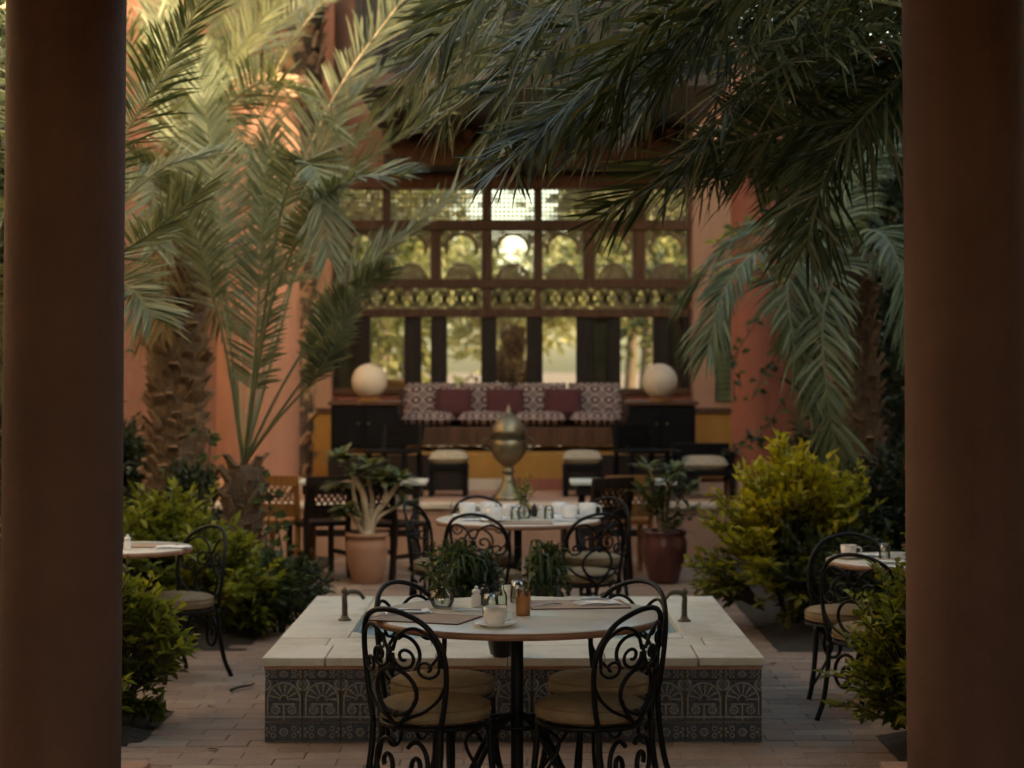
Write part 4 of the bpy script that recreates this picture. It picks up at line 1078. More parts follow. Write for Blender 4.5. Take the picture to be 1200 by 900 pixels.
# young palm (left, in front of the salmon column)
YC = 13.7; hc = P(285, 548, YC)
t = thing('palm_tree', 'young palm with short fibrous trunk and upright fronds before the left round column', 'palm', (hc.x, YC, 0))
palm_trunk(t, (hc.x, YC, -.02), hc, .155, .13, 5, 9, 7, True, .8)
CF = [
 ([(285, 545, 13.7), (298, 430, 13.6), (306, 300, 13.5), (316, 160, 13.4)], .34, 0, .26),
 ([(285, 545, 13.7), (302, 420, 13.4), (328, 255, 13.0), (352, 192, 12.8), (374, 215, 12.6), (384, 300, 12.5)], .36, 0, .42),
 ([(285, 545, 13.7), (335, 445, 13.6), (405, 340, 13.6), (490, 262, 13.6), (630, 140, 13.7)], .50, 0, .38),
 ([(285, 545, 13.7), (325, 400, 13.9), (365, 265, 14.1), (430, 190, 14.3), (545, 105, 14.5)], .50, 0, .36),
 ([(285, 545, 13.7), (268, 430, 13.6), (246, 330, 13.5), (212, 235, 13.3), (160, 180, 13.1)], .36, 0, .45),
 ([(285, 545, 13.7), (272, 420, 13.8), (262, 300, 13.9), (248, 180, 14.0), (232, 70, 14.0)], .42, 0, .46),
 ([(285, 545, 13.7), (330, 480, 13.5), (375, 415, 13.3), (402, 355, 13.2), (450, 318, 13.0)], .30, 0, .45),
 ([(285, 545, 13.7), (318, 500, 13.4), (362, 450, 13.2), (392, 405, 13.0), (415, 350, 12.9)], .22, 0, .5),
 ([(285, 545, 13.7), (300, 400, 14.2), (342, 230, 14.8), (396, 105, 15.3), (482, -15, 15.8)], .62, 2, .34),
 ([(285, 545, 13.7), (282, 400, 14.3), (292, 210, 14.9), (330, 70, 15.4), (405, -30, 15.9)], .55, 2, .36),
 ([(285, 545, 13.7), (274, 430, 14.2), (240, 260, 14.8), (205, 130, 15.2), (185, 20, 15.5)], .52, 0, .34),
 ([(285, 545, 13.7), (312, 380, 13.2), (350, 280, 12.8), (400, 215, 12.5), (470, 205, 12.3)], .36, 0, .46),
 ([(285, 545, 13.7), (322, 390, 14.3), (385, 215, 14.8), (460, 130, 15.1), (560, 75, 15.4)], .50, 0, .42),
 ([(285, 545, 13.7), (308, 400, 14.0), (336, 270, 14.2), (385, 150, 14.4), (455, 80, 14.6)], .50, 0, .36),
]
for k, (c, L, mi, bare) in enumerate(CF):
    frond(t, px3(c), L, mt['leaf_palm' if mi == 0 else 'leaf_palm_sunlit'], mt['rachis' if mi == 0 else 'rachis_warm'], 100 + k, 116, .0175, bare, .16, .15, (k % 3 - 1) * .35, jit=.075)
# old palm with skirted trunk (far left)
YA = 15.6; ha = P(212, 215, YA); ba = P(204, 620, YA)
t = thing('palm_tree', 'old palm with thick shaggy brown trunk behind the left green shrub', 'palm', (ba.x, YA, 0))
palm_trunk(t, (ba.x, YA, -.02), ha, .19, .30, 7, 22, 10, True, 1.15)
AF = [
 ([(212, 225, 15.6), (180, 120, 15.2), (140, 30, 14.8), (100, -30, 14.4)], .5),
 ([(212, 225, 15.6), (250, 110, 15.4), (310, 20, 15.2), (380, -50, 15.0)], .55),
 ([(212, 225, 15.6), (175, 200, 15.0), (140, 225, 14.4), (115, 290, 13.9)], .5),
 ([(212, 225, 15.6), (262, 130, 15.2), (325, 95, 14.8), (385, 150, 14.4)], .5),
 ([(212, 225, 15.6), (222, 100, 15.7), (236, 0, 15.8), (262, -80, 15.9)], .55),
 ([(212, 225, 15.6), (198, 90, 15.9), (176, -20, 16.2), (160, -90, 16.4)], .55),
 ([(212, 225, 15.6), (255, 170, 14.9), (290, 180, 14.3), (315, 250, 13.9)], .42),
 ([(212, 225, 15.6), (190, 190, 14.9), (180, 210, 14.3), (182, 290, 13.8)], .45),
 ([(212, 225, 15.6), (270, 90, 16.2), (350, 10, 16.6), (430, -20, 17.0)], .55),
]
for k, c in enumerate([[(205, 262, 15.5), (178, 300, 15.3), (166, 400, 15.2)], [(216, 262, 15.4), (246, 292, 15.1), (262, 375, 15.0)], [(208, 255, 15.2), (196, 300, 14.9), (192, 385, 14.8)]]):
    frond(t, px3(c), .30, mt['leaf_dry'], mt['rachis_warm'], 250 + k, 60, .018, .1, .6, .0, jit=.2)
for k, (c, L) in enumerate(AF): frond(t, px3(c), L, mt['leaf_palm' if k not in (1, 4, 8) else 'leaf_palm_sunlit'], mt['rachis'], 200 + k, 108, .0195, .14, .2, .2, (k % 3 - 1) * .4, jit=.08)
# palm behind the left column, only its fronds reach into view
YH = 11.4; hh = P(70, 320, YH)
t = thing('palm_tree', 'palm hidden behind the left column with grey green fronds reaching past it', 'palm', (hh.x, YH, 0))
palm_trunk(t, (hh.x, YH, -.02), hh, .16, .15, 9, 9, 7, True, .9)
HF = [[(70, 320, 11.4), (120, 200, 11.2), (180, 105, 11.0), (215, 40, 10.9), (248, -25, 10.8)], [(70, 320, 11.4), (120, 305, 11.0), (175, 275, 10.7), (232, 225, 10.5)],
      [(70, 320, 11.4), (110, 330, 10.9), (150, 335, 10.6), (178, 372, 10.4)], [(70, 320, 11.4), (60, 200, 11.4), (40, 90, 11.4), (10, 0, 11.4)], [(70, 320, 11.4), (40, 260, 11.2), (10, 250, 11.0), (-30, 290, 10.8)],
      [(70, 320, 11.4), (30, 330, 11.5), (0, 380, 11.6), (-20, 460, 11.7)], [(70, 320, 11.4), (100, 220, 12.0), (150, 130, 12.5), (200, 90, 12.9)], [(70, 320, 11.4), (120, 260, 11.7), (185, 200, 11.9), (240, 185, 12.1)]]
for k, c in enumerate(HF): frond(t, px3(c), .40, mt['leaf_palm_dark' if k == 0 else 'leaf_palm'], mt['rachis'], 300 + k, 86, .017, .16, .15, .2, (k % 3 - 1) * .3, jit=.08)
# sunlit palm by the back wall, top left
YB = 20.9; bb = P(338, 500, YB); tb = P(352, -60, YB)
t = thing('palm_tree', 'tall sunlit palm trunk rising behind the left round column', 'palm', (bb.x, YB, PZ))
palm_trunk(t, (bb.x, YB, PZ), tb, .27, .31, 11, 22, 9, True, 1.1, 'dry_sunlit_boot')
for k, c in enumerate([[(352, -40, 20.9), (300, -80, 20.5), (270, 0, 20.1), (262, 90, 19.8)], [(352, -40, 20.9), (420, -90, 20.5), (470, -30, 20.1), (490, 60, 19.9)], [(352, -40, 20.9), (340, -120, 20.2), (310, -60, 19.6), (300, 40, 19.3)],
                       [(352, -40, 20.9), (390, -130, 21), (440, -140, 21), (500, -90, 21)], [(352, -40, 20.9), (310, -130, 21), (240, -140, 21), (180, -80, 21)]]):
    frond(t, px3(c), .6, mt['leaf_palm_sunlit'], mt['rachis_warm'], 350 + k, 90, .028, .1, .3, .15, jit=.08)
# big dark palm on the right whose fronds hang across the top
YD = 10.0; hd = P(1120, 20, YD)
t = thing('palm_tree', 'large dark palm behind the right column, fronds hanging across the top', 'palm', (hd.x, YD, 0))
palm_trunk(t, (hd.x, YD, -.02), hd, .24, .22, 13, 16, 9, True, 1.1)
DFR = [
 [(1000, -25, 10.3), (850, -40, 10.0), (700, 20, 9.8), (585, 110, 9.6)],
 [(1000, 30, 10.0), (880, 15, 9.6), (750, 60, 9.2), (640, 150, 9.0)],
 [(995, 40, 10.4), (890, 45, 10.2), (790, 85, 10.0), (695, 165, 9.9)],
 [(1010, 60, 10.0), (930, 70, 9.6), (860, 120, 9.3), (805, 200, 9.1)],
 [(1010, 130, 10.6), (920, 150, 10.6), (810, 185, 10.6), (712, 250, 10.6)],
 [(1040, -60, 10.9), (940, -90, 11.2), (820, -40, 11.4), (720, 60, 11.6)],
 [(980, -150, 10.8), (800, -120, 10.9), (640, -40, 11.0), (525, 95, 11.1)],
 [(1000, -110, 10.2), (830, -90, 9.9), (690, -30, 9.7), (600, 70, 9.6)],
 [(990, 10, 11.2), (860, 30, 11.8), (720, 100, 12.3), (620, 150, 12.7)],
 [(1050, -30, 9.9), (950, -50, 9.3), (850, 0, 8.9), (780, 90, 8.7)],
 [(1000, -60, 11.0), (860, -80, 11.5), (700, -20, 12.0), (545, 60, 12.4)],
 [(1020, 20, 10.6), (930, 30, 10.8), (850, 100, 11.0), (825, 190, 11.1)],
 [(1060, 80, 11.0), (960, 100, 11.4), (880, 150, 11.6), (825, 215, 11.8)],
 [(1000, -130, 11.2), (840, -150, 11.6), (680, -110, 12.0), (560, -20, 12.3), (500, 70, 12.4)],
 [(1060, -90, 10.0), (980, -120, 9.5), (900, -80, 9.1), (840, 10, 8.9)],
 [(1020, -10, 10.9), (900, -20, 11.2), (780, 40, 11.4), (700, 120, 11.5)],
 [(960, 40, 9.8), (820, 70, 9.4), (700, 110, 9.2), (590, 190, 9.1)],
 [(1000, -70, 10.4), (830, -60, 10.4), (660, 10, 10.4), (530, 130, 10.4)],
 [(960, 30, 10.8), (830, 40, 11.0), (720, 90, 11.2), (650, 160, 11.3)],
 [(990, -100, 11.5), (820, -130, 12), (640, -80, 12.5), (490, 30, 13)],
 [(1000, 0, 11.4), (880, 0, 11.9), (790, 60, 12.3), (745, 150, 12.5)],
 [(1060, 90, 10.6), (1010, 140, 10.5), (970, 200, 10.4), (945, 285, 10.3)],
 [(1050, 110, 11.0), (990, 170, 11.0), (900, 195, 11.0), (830, 195, 11.0)],
 [(1040, 10, 11.2), (960, 40, 11.5), (900, 110, 11.7), (880, 200, 11.8)],
 [(1050, 70, 11.4), (1000, 110, 11.8), (950, 180, 12.0), (930, 260, 12.1)],
 [(1000, -60, 9.8), (850, -90, 9.5), (700, -70, 9.3), (570, -10, 9.2), (500, 70, 9.2)],
 [(990, -30, 10.8), (830, -70, 11.0), (680, -40, 11.2), (560, 40, 11.4), (520, 140, 11.5)],
 [(980, 0, 10.2), (820, -30, 10.1), (690, 10, 10.0), (610, 90, 9.9), (590, 170, 9.9)],
 [(1000, -90, 12.0), (840, -120, 12.5), (680, -80, 13.0), (540, 10, 13.4), (470, 110, 13.6)],
 [(970, -10, 9.4), (850, -20, 9.1), (760, 30, 8.9), (715, 120, 8.8)],
 [(1150, 30, 10.0), (1180, 60, 9.6), (1210, 140, 9.3)], [(1180, 20, 11.2), (1260, 20, 11.8), (1330, 90, 12.2)], [(1140, -60, 10.9), (1180, -160, 11.2), (1260, -190, 11.4), (1340, -120, 11.6)],
]
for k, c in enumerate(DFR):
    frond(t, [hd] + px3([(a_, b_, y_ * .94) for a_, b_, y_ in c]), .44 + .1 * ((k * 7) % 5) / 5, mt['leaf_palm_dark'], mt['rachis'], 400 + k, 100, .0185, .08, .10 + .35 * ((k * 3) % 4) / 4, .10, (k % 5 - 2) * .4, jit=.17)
# mid right palm, sage frond hanging by the red column
YF = 14.2; hf = P(1000, 300, YF)
t = thing('palm_tree', 'palm between the red round column and the right foreground column, fronds hanging', 'palm', (hf.x, YF, 0))
palm_trunk(t, (hf.x + .1, YF, -.02), hf, .16, .15, 15, 14, 7, True, .9)
for k, c in enumerate([[(965, 290, 14.0), (925, 320, 13.7), (930, 400, 13.5), (955, 500, 13.4)], [(940, 280, 14.0), (880, 300, 13.7), (845, 350, 13.5), (830, 410, 13.4)], [(985, 310, 13.8), (965, 370, 13.5), (970, 470, 13.3), (990, 570, 13.3)],
                       [(950, 260, 14.3), (890, 265, 14.4), (840, 300, 14.5), (805, 350, 14.6)], [(1020, 270, 13.9), (1050, 300, 13.6), (1070, 400, 13.4)], [(990, 250, 14.3), (1000, 200, 14.5), (1060, 170, 14.6), (1120, 220, 14.7)], [(975, 300, 14.3), (945, 350, 14.5), (950, 430, 14.6), (975, 520, 14.6)]]):
    frond(t, [hf] + px3(c), .42, mt['leaf_palm_mid'], mt['rachis'], 500 + k, 96, .021, .16, .4, .1, (k % 3 - 1) * .3, jit=.08)

def shrub(name, label, cat, base, rx, ry, h, ntw, leaf, mat, seed, nl=14, gold=False, low=.12, group=None, pinn=True):
    r = random.Random(seed); base = Vector(base)
    t = thing(name, label, cat, base, 0, group); st = MB(); lf = MB()
    ncl = max(12, ntw // 16); CLU = []
    for k in range(ncl):
        a = k * 2.39996 + r.gauss(0, .25); v = ((k + .5) / ncl) ** .85; el = v * PI / 2; rf = r.uniform(.72, 1.12)
        CLU.append((a, v, Vector((math.cos(a) * rx * math.cos(el) ** .8 * rf, math.sin(a) * ry * math.cos(el) ** .8 * rf, h * (low + (1 - low) * math.sin(el) ** .9 * r.uniform(.74, .98)))), r.random()))
    sp_ = .30 * (rx + ry) / 2
    for k in range(ntw):
        a, v, c, ct = CLU[k % ncl]
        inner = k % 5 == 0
        out = Vector((math.cos(a), math.sin(a), .5 + v)).normalized()
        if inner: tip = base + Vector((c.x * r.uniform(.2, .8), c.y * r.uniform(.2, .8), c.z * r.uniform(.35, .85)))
        else:
            tip = base + c + Vector((r.gauss(0, sp_ * .6), r.gauss(0, sp_ * .6), r.gauss(0, sp_ * .6))) + out * r.uniform(-.03, .07)
            if r.random() < .05: tip += out * r.uniform(.06, .16) * h
        if tip.z < .04: tip.z = .04 + r.random() * .06
        root = base + Vector((c.x * .35, c.y * .35, c.z * .45)); mid = root.lerp(tip, .6) + Vector((0, 0, .04 * h))
        pts = spline([root, mid, tip], 6); st.tube(pts, .004, 4)
        tw_t = r.random()
        for i in range(nl):
            q = .42 + .58 * i / (nl - 1); f = q * (len(pts) - 1); ii = min(int(f), len(pts) - 2); p = pts[ii].lerp(pts[ii + 1], f - ii)
            T = (pts[ii + 1] - pts[ii]).normalized(); S = T.cross(Vector((0, 0, 1)))
            if S.length < .1: S = Vector((1, 0, 0))
            S.normalize(); sg = 1 if i % 2 else -1
            d = T * r.uniform(.2, .9) + S * (sg * r.uniform(.4, 1)) + Vector((r.gauss(0, .35), r.gauss(0, .35), r.gauss(.15, .35)))
            if inner: tv = r.uniform(.02, .18)  # inner leaves keep to the dark end of the tints
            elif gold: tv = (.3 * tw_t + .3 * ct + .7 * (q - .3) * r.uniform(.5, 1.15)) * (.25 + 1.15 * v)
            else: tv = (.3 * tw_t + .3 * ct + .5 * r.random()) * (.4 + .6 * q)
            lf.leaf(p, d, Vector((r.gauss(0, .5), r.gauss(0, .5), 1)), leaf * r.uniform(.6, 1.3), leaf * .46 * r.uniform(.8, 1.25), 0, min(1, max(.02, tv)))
    for k in range(5):
        a = k * 1.3; st.tube(spline([base + Vector((.03 * math.cos(a), .03 * math.sin(a), -.02)), base + Vector((.25 * rx * math.cos(a), .25 * ry * math.sin(a), h * .3)), base + Vector((.5 * rx * math.cos(a), .5 * ry * math.sin(a), h * .7))], 5), .012, 5)
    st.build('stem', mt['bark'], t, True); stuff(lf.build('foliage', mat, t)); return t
def ground(px, Y): return Vector((XA(px, Y), Y, .02))
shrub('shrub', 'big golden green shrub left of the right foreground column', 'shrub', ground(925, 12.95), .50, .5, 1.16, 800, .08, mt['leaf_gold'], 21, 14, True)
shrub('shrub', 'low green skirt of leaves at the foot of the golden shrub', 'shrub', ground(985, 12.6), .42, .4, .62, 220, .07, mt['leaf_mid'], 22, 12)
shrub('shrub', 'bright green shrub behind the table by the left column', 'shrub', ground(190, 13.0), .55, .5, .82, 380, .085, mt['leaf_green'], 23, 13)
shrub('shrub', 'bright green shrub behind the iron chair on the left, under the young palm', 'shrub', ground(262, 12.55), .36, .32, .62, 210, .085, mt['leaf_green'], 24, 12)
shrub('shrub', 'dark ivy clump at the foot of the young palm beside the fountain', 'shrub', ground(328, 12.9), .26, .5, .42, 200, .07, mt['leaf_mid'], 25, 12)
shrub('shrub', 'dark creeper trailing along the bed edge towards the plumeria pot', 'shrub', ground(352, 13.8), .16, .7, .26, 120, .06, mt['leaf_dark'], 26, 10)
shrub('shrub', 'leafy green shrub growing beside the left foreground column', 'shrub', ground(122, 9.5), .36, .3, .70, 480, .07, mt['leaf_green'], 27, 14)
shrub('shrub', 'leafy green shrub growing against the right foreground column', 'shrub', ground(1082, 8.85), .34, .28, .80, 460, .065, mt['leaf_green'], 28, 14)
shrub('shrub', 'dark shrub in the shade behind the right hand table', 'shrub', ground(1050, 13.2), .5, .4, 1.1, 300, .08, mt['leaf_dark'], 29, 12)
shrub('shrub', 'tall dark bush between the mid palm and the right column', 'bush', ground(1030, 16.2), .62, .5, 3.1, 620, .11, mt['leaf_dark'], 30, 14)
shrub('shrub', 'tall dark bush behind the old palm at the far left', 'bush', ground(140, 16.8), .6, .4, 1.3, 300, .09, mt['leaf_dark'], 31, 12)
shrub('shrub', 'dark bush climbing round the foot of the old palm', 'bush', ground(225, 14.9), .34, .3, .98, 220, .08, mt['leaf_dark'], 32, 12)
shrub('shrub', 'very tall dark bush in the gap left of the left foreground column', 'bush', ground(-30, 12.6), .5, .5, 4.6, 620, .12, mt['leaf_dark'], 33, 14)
# dark leafy tree at the upper right behind the fronds
def garden_tree(label, x, y, z0, zc, rx, rz, n, seed, mat='leaf_garden', leaf=.30, trunk=.16):
    r = random.Random(seed); t = thing('garden_tree', label, 'tree', (x, y, z0)); c = Vector((x, y, zc))
    mb = MB(); mb.tube(spline([(x, y, z0), (x + .1, y, (z0 + zc) / 2), (x, y, zc)], 6), trunk, 8, r1=trunk * .5)
    cl = []
    for k in range(26):
        d = Vector((r.gauss(0, 1), r.gauss(0, 1), r.gauss(0, 1))).normalized(); q = c + Vector((d.x * rx, d.y * rx, d.z * rz)) * r.uniform(.35, .95); cl.append(q)
        if k < 9: mb.tube([c - Vector((0, 0, rz * .4)), c.lerp(q, .5), q], trunk * .3, 5, r1=.01)
    mb.build('trunk', mt['bark'], t, True); lf = MB()
    for k in range(n):
        q = cl[k % 26]; d = Vector((r.gauss(0, 1), r.gauss(0, 1), r.gauss(0, .8))); s = .32 * rx
        lf.leaf(q + d * s * .5, d, Vector((r.gauss(0, .5), r.gauss(0, .5), 1)), leaf * r.uniform(.6, 1.2), leaf * .5, 0, r.uniform(.02, 1))
    stuff(lf.build('crown', mt[mat], t))
garden_tree('dark leafy tree behind the hanging fronds at the upper right', XA(985, 16.8), 16.8, 0, 3.75, 1.05, 1.25, 4200, 75, 'leaf_dark', .17, .11)
def vine(label, paths, mat, L, seed, per=26):
    r = random.Random(seed); t = thing('vine', label, 'vine', paths[0][0]); st, lf = MB(), MB()
    for p in paths:
        pts = spline(p, 10); st.tube(pts, .005, 4)
        for k in range(per):
            q = pts[int((len(pts) - 1) * k / per)]; d = Vector((r.gauss(0, 1), r.gauss(-.3, .7), r.gauss(-.2, .6)))
            lf.leaf(q + d * .02, d, Vector((r.gauss(0, .5), -1, .6)), L * r.uniform(.6, 1.2), L * .7 * r.uniform(.7, 1.1), 0, r.uniform(.02, 1))
    st.build('stem', mt['bark'], t, True); stuff(lf.build('foliage', mat, t))
vine('dark ivy climbing beside the young palm trunk', [px3([(318, 700, 13.5), (312, 640, 13.5), (316, 590, 13.55), (308, 560, 13.6)]), px3([(240, 640, 13.6), (236, 580, 13.7), (246, 530, 13.8), (238, 500, 13.9)]), px3([(322, 700, 13.4), (330, 650, 13.4), (322, 600, 13.4)])], mt['leaf_mid'], .09, 41, 30)
vine('thin vine hanging across the red round column', [px3([(905, 360, 18.2), (885, 380, 18.3), (862, 420, 18.4), (860, 470, 18.4)]), px3([(920, 400, 18.3), (900, 430, 18.4), (880, 470, 18.4)]), px3([(930, 450, 18.3), (905, 490, 18.4), (880, 520, 18.4), (845, 528, 18.4)])], mt['leaf_mid'], .10, 42, 22)
vine('sunlit yellow green vine drooping over the right window pilaster', [px3([(940, 300, 16.4), (890, 315, 16.5), (850, 325, 16.6), (808, 320, 16.7)]), px3([(930, 320, 16.4), (880, 330, 16.5), (840, 318, 16.6)]), px3([(900, 260, 16.4), (860, 268, 16.5), (835, 290, 16.6)])], mt['leaf_green'], .09, 43, 30)

# ---- planters on the fountain's back coping, pots
def grass_plant(label, g, h, spread, n, mat, seed):
    r = random.Random(seed); t = thing('planter', label, 'planter', g)
    mb = MB(); mb.lathe([(.06, 0), (.07, .02), (.085, .09), (.09, .10), (.08, .10), (.07, .08)], 20, g); mb.build('pot', mt['black'], t, True)
    mb = MB()
    for k in range(n):
        a = r.uniform(0, 2 * PI); s = spread * r.uniform(.25, 1); hh_ = h * r.uniform(.55, 1)
        p0 = g + Vector((r.uniform(-.05, .05), r.uniform(-.05, .05), .08)); o = Vector((math.cos(a), math.sin(a), 0)); wv = Vector((-math.sin(a), math.cos(a), 0)) * r.uniform(.006, .011)
        hh_ *= r.uniform(.6, 1.3); s *= r.uniform(.6, 1.35)
        q = [p0, p0 + o * s * .35 + Vector((0, 0, hh_ * .75)), p0 + o * s * .8 + Vector((0, 0, hh_ * .72)), p0 + o * s * 1.1 + Vector((0, 0, hh_ * r.uniform(-.1, .5)))]
        mb.add([q[0] - wv * .6, q[0] + wv * .6, q[1] + wv, q[1] - wv, q[2] + wv * .9, q[2] - wv * .9, q[3]], [(0, 1, 2, 3), (3, 2, 4, 5), (5, 4, 6)], 0, r.uniform(.02, 1))
    stuff(mb.build('foliage', mat, t))
    lf = MB()
    for k in range(n * 3):
        d = Vector((r.gauss(0, 1), r.gauss(0, 1), r.gauss(.4, .8))).normalized(); p = g + Vector((0, 0, .10)) + Vector((d.x * spread * .7, d.y * spread * .7, d.z * h * .72)) * r.uniform(.45, 1.05)
        lf.leaf(p, d + Vector((0, 0, -.3)), Vector((r.gauss(0, .4), r.gauss(0, .4), 1)), .05 * r.uniform(.6, 1.2), .028, 0, r.uniform(.02, 1))
    stuff(lf.build('leaves', mat, t))
grass_plant('leafy dark green planter on the back coping, left of the table glasses', Vector((XA(536, 11.35), 11.35, FZ)), .30, .21, 170, mt['leaf_mid'], 51)
grass_plant('grassy dark green planter on the back coping, behind the copper tumbler', Vector((XA(640, 11.35), 11.35, FZ)), .30, .17, 130, mt['leaf_mid'], 52)
grass_plant('small grassy planter on the back coping beside the left planter', Vector((XA(566, 11.38), 11.38, FZ)), .22, .12, 80, mt['leaf_dark'], 53)
# terracotta pot with plumeria
g = G(430, 683, 0)
t = thing('potted_tree', 'tall terracotta pot with a pale stemmed plumeria before the terrace', 'potted plant', g)
mb = MB(); mb.lathe([(.115, 0), (.125, .01), (.155, .15), (.172, .27), (.168, .335), (.150, .36), (.162, .375), (.178, .385), (.178, .41), (.155, .41), (.15, .37), (.0005, .365)], 32, g); mb.build('pot', mt['terracotta'], t, True)
gz = .37
limbs = [[(432, 625), (444, 606), (458, 598), (476, 588)], [(428, 620), (418, 595), (414, 570), (420, 552)], [(430, 628), (428, 600), (424, 575), (405, 545), (398, 535)], [(433, 628), (438, 605), (450, 590), (464, 570), (470, 560)], [(427, 628), (416, 610), (404, 596)], [(430, 620), (436, 590), (432, 560), (436, 545)], [(424, 575), (412, 565), (396, 566)], [(450, 590), (452, 575), (446, 558)]]
tips = []
mb = MB()
for k, l in enumerate(limbs):
    Y = g.y + (.1, -.1, -.12, .05, -.1, .15, .1, -.05)[k]
    pts = spline([P(a, c, g.y + (Y - g.y) * i / (len(l) - 1)) for i, (a, c) in enumerate(l)], 6)
    mb.tube(pts, lambda q, k=k: (.036 if k in (2, 3) else .022) * (1 - .6 * q), 7); tips.append((pts[-1], (pts[-1] - pts[-4]).normalized()))
mb.tube([g + Vector((0, 0, gz - .02)), g + Vector((0, 0, gz + .06))], .07, 10, r1=.04); mb.build('trunk', mt['pale_stem'], t, True)
def rosette(mb, p, d, n, L, W, r):
    for k in range(n):
        a = k * 2.4; u = Vector((math.cos(a), math.sin(a), .0)); dr = (d * r.uniform(.0, .9) + u * 1.0 + Vector((0, 0, r.uniform(-.2, .3)))).normalized()
        q = p - d * r.uniform(0, .06); sd = dr.cross(Vector((0, 0, 1))).normalized() * (W / 2); l = L * r.uniform(.7, 1.1); dn = Vector((0, 0, -l * .18))
        mb.add([q, q + dr * l * .35 + sd * .8, q + dr * l * .35 - sd * .8, q + dr * l * .7 + sd + dn * .4, q + dr * l * .7 - sd + dn * .4, q + dr * l + dn], [(0, 1, 2), (2, 1, 3, 4), (4, 3, 5)], 0, r.uniform(.02, 1))
r = random.Random(8); mb = MB()
for p, d in tips: rosette(mb, p, d, 40, .20, .06, r)
stuff(mb.build('foliage', mt['leaf_pot'], t))
# dark red glazed pot with oleander
g = G(778, 683, 0)
t = thing('potted_shrub', 'dark red glazed pot with long leaved shrub right of the table', 'potted plant', g)
mb = MB(); mb.lathe([(.12, 0), (.125, .03), (.15, .12), (.19, .25), (.195, .33), (.175, .38), (.18, .40), (.192, .41), (.192, .43), (.165, .43), (.15, .38), (.0005, .375)], 32, g); mb.build('pot', mt['red_glaze'], t, True)
st, mb = MB(), MB()
for k in range(11):
    a = k * 2.4; tip = g + Vector((math.cos(a) * .24 * ((k % 3 + 1.2) / 3.2), math.sin(a) * .2 * ((k % 3 + 1) / 3), .95 - .045 * k + .05 * (k % 2)))
    pts = spline([g + Vector((.03 * math.cos(a), .03 * math.sin(a), gz)), g.lerp(tip, .5) + Vector((0, 0, .25)), tip], 6); st.tube(pts, .009, 5); rosette(mb, tip, Vector((0, 0, 1)), 22, .22, .042, r)
    rosette(mb, pts[8], Vector((0, 0, 1)), 9, .19, .04, r)
st.build('stem', mt['pale_stem'], t, True); stuff(mb.build('foliage', mt['leaf_pot'], t))
# fallen leaf on the paving
g = G(283, 808, .003)
t = thing('fallen_twig', 'short dark twig lying on the paving left of the fountain', 'twig', g, 0)
mb = MB(); mb.tube(spline([g + Vector((-.05, -.07, .008)), g + Vector((-.01, 0, .014)), g + Vector((.035, .08, .01)), g + Vector((.05, .14, .012))], 5), .009, 6, r1=.004); mb.build('stick', mt['bark'], t, True)

# ------------------------------------------------------------------ garden beyond the window
b = MB(); b.add([(-14, WY + .4, .55), (14, WY + .4, .55), (14, 70, .55), (-14, 70, .55)], [(0, 1, 2, 3)]); struct(b.build('garden_path', mt['sand']))
for x0, x1, y0, y1 in ((-9, -1.5, 27, 40), (1.9, 10, 26, 40)):
    b = MB(); b.box(x0, x1, y0, y1, .50, .60); struct(b.build('garden_lawn', mt['lawn']))
garden_tree('yellow green garden tree seen through the left window panes', -3.0, 30, .55, 3.5, 1.9, 2.4, 3600, 61, leaf=.22)
garden_tree('tall garden tree seen through the middle left lattice panels', -2.7, 36, .55, 4.7, 1.9, 2.4, 3600, 62, 'leaf_garden_sunlit', .22)
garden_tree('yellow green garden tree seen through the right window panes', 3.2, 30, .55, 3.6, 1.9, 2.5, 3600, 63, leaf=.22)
garden_tree('distant garden tree seen right of the middle pane', 2.5, 39, .55, 4.8, 1.9, 2.6, 3600, 64, 'leaf_garden_sunlit', .22)
garden_tree('distant low garden tree filling the middle pane', -.1, 44, .55, 3.5, 2.2, 1.4, 5200, 65, 'leaf_garden_sunlit', .24)
garden_tree('garden tree behind the left half of the lattice row', -2.9, 48, .55, 5.6, 2.0, 3.0, 4200, 68, 'leaf_garden_sunlit', .32)
garden_tree('garden tree behind the right half of the lattice row', 2.7, 48, .55, 5.6, 2.0, 3.0, 4200, 69, 'leaf_garden_sunlit', .32)
garden_tree('far broad garden tree beyond the left panes', -7, 55, .55, 5.0, 5.4, 5.4, 7000, 66, 'leaf_garden_sunlit', .6)
garden_tree('far broad garden tree beyond the right panes', 6.6, 55, .55, 5.0, 5.4, 5.4, 7000, 67, 'leaf_garden_sunlit', .6)
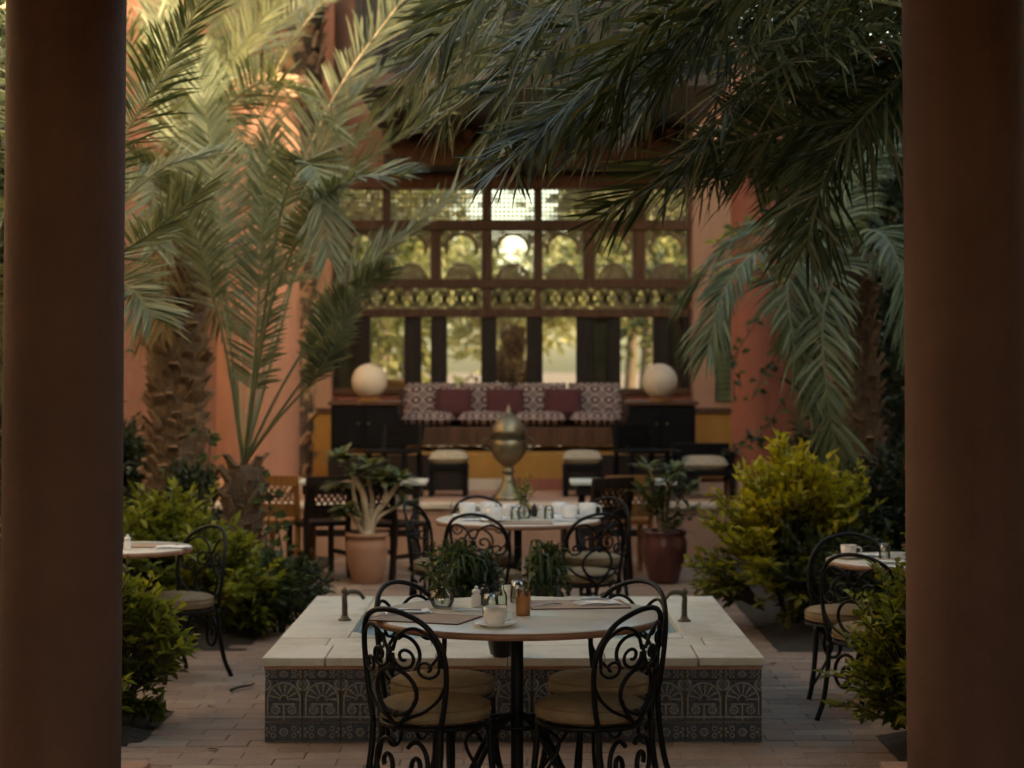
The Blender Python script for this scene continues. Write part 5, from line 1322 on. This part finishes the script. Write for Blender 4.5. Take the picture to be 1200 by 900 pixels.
shrub('hedge_shrub', 'round green hedge seen through the middle left pane', 'hedge', (-.75, 28, .55), .8, .6, .75, 260, .13, mt['leaf_garden'], 71, 12)
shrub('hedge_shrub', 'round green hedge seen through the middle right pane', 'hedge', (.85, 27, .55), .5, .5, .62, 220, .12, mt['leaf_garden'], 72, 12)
g = Vector((-1.72, 25.6, .55))
t = thing('garden_pot', 'orange clay pot in the garden seen through the left pane', 'pot', g)
mb = MB(); mb.lathe([(.22, 0), (.30, .3), (.34, .7), (.28, .95), (.33, 1.0), (.33, 1.06), (.27, 1.05)], 24, g); mb.build('body', mt['orange_wood'], t, True)

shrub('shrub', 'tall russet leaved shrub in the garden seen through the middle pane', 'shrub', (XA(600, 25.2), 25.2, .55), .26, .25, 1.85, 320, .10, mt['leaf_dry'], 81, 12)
t = bpy.data.objects['window_screen']
for p0, p1 in ((396, 417), (694, 713), (784, 802)):
    mb = MB(); mb.box(xs(p0), xs(p1), WY + .09, WY + .12, wz(455), wz(372)); mb.build('shutter', mt['shutter'], t)

r = random.Random(12); lp = None
where = ['by the front left corner of the fountain', 'on the paving near the left planting bed', 'left of the fountain below the gooseneck spout', 'on the bricks between the left chair and the fountain',
         'by the front right corner of the fountain', 'on the paving near the right planting bed', 'right of the fountain below the gooseneck spout', 'on the bricks between the gold shrub and the fountain']
for k, (x, yy) in enumerate([(-1.42, 8.95), (-1.72, 11.4), (-1.36, 10.6), (-1.62, 10.1), (1.34, 9.0), (1.5, 11.5), (1.30, 10.7), (1.45, 11.0)]):
    if lp is None:
        mb = MB(); mb.leaf(Vector((-.025, 0, .004)), Vector((1, .1, .08)), Vector((0, 0, 1)), .06, .026); o = lp = mb.build('fallen_leaf', mt['dry_sunlit_boot'], None)
    else: o = lp.copy(); C.objects.link(o)
    tag(o, 'small dry leaf fallen ' + where[k], 'leaf', 'dry leaves fallen on the paving')
    o.location = (x, yy, .001); o.rotation_euler = (0, 0, r.uniform(0, 6.28)); q = r.uniform(.8, 1.3); o.scale = (q, q, q)
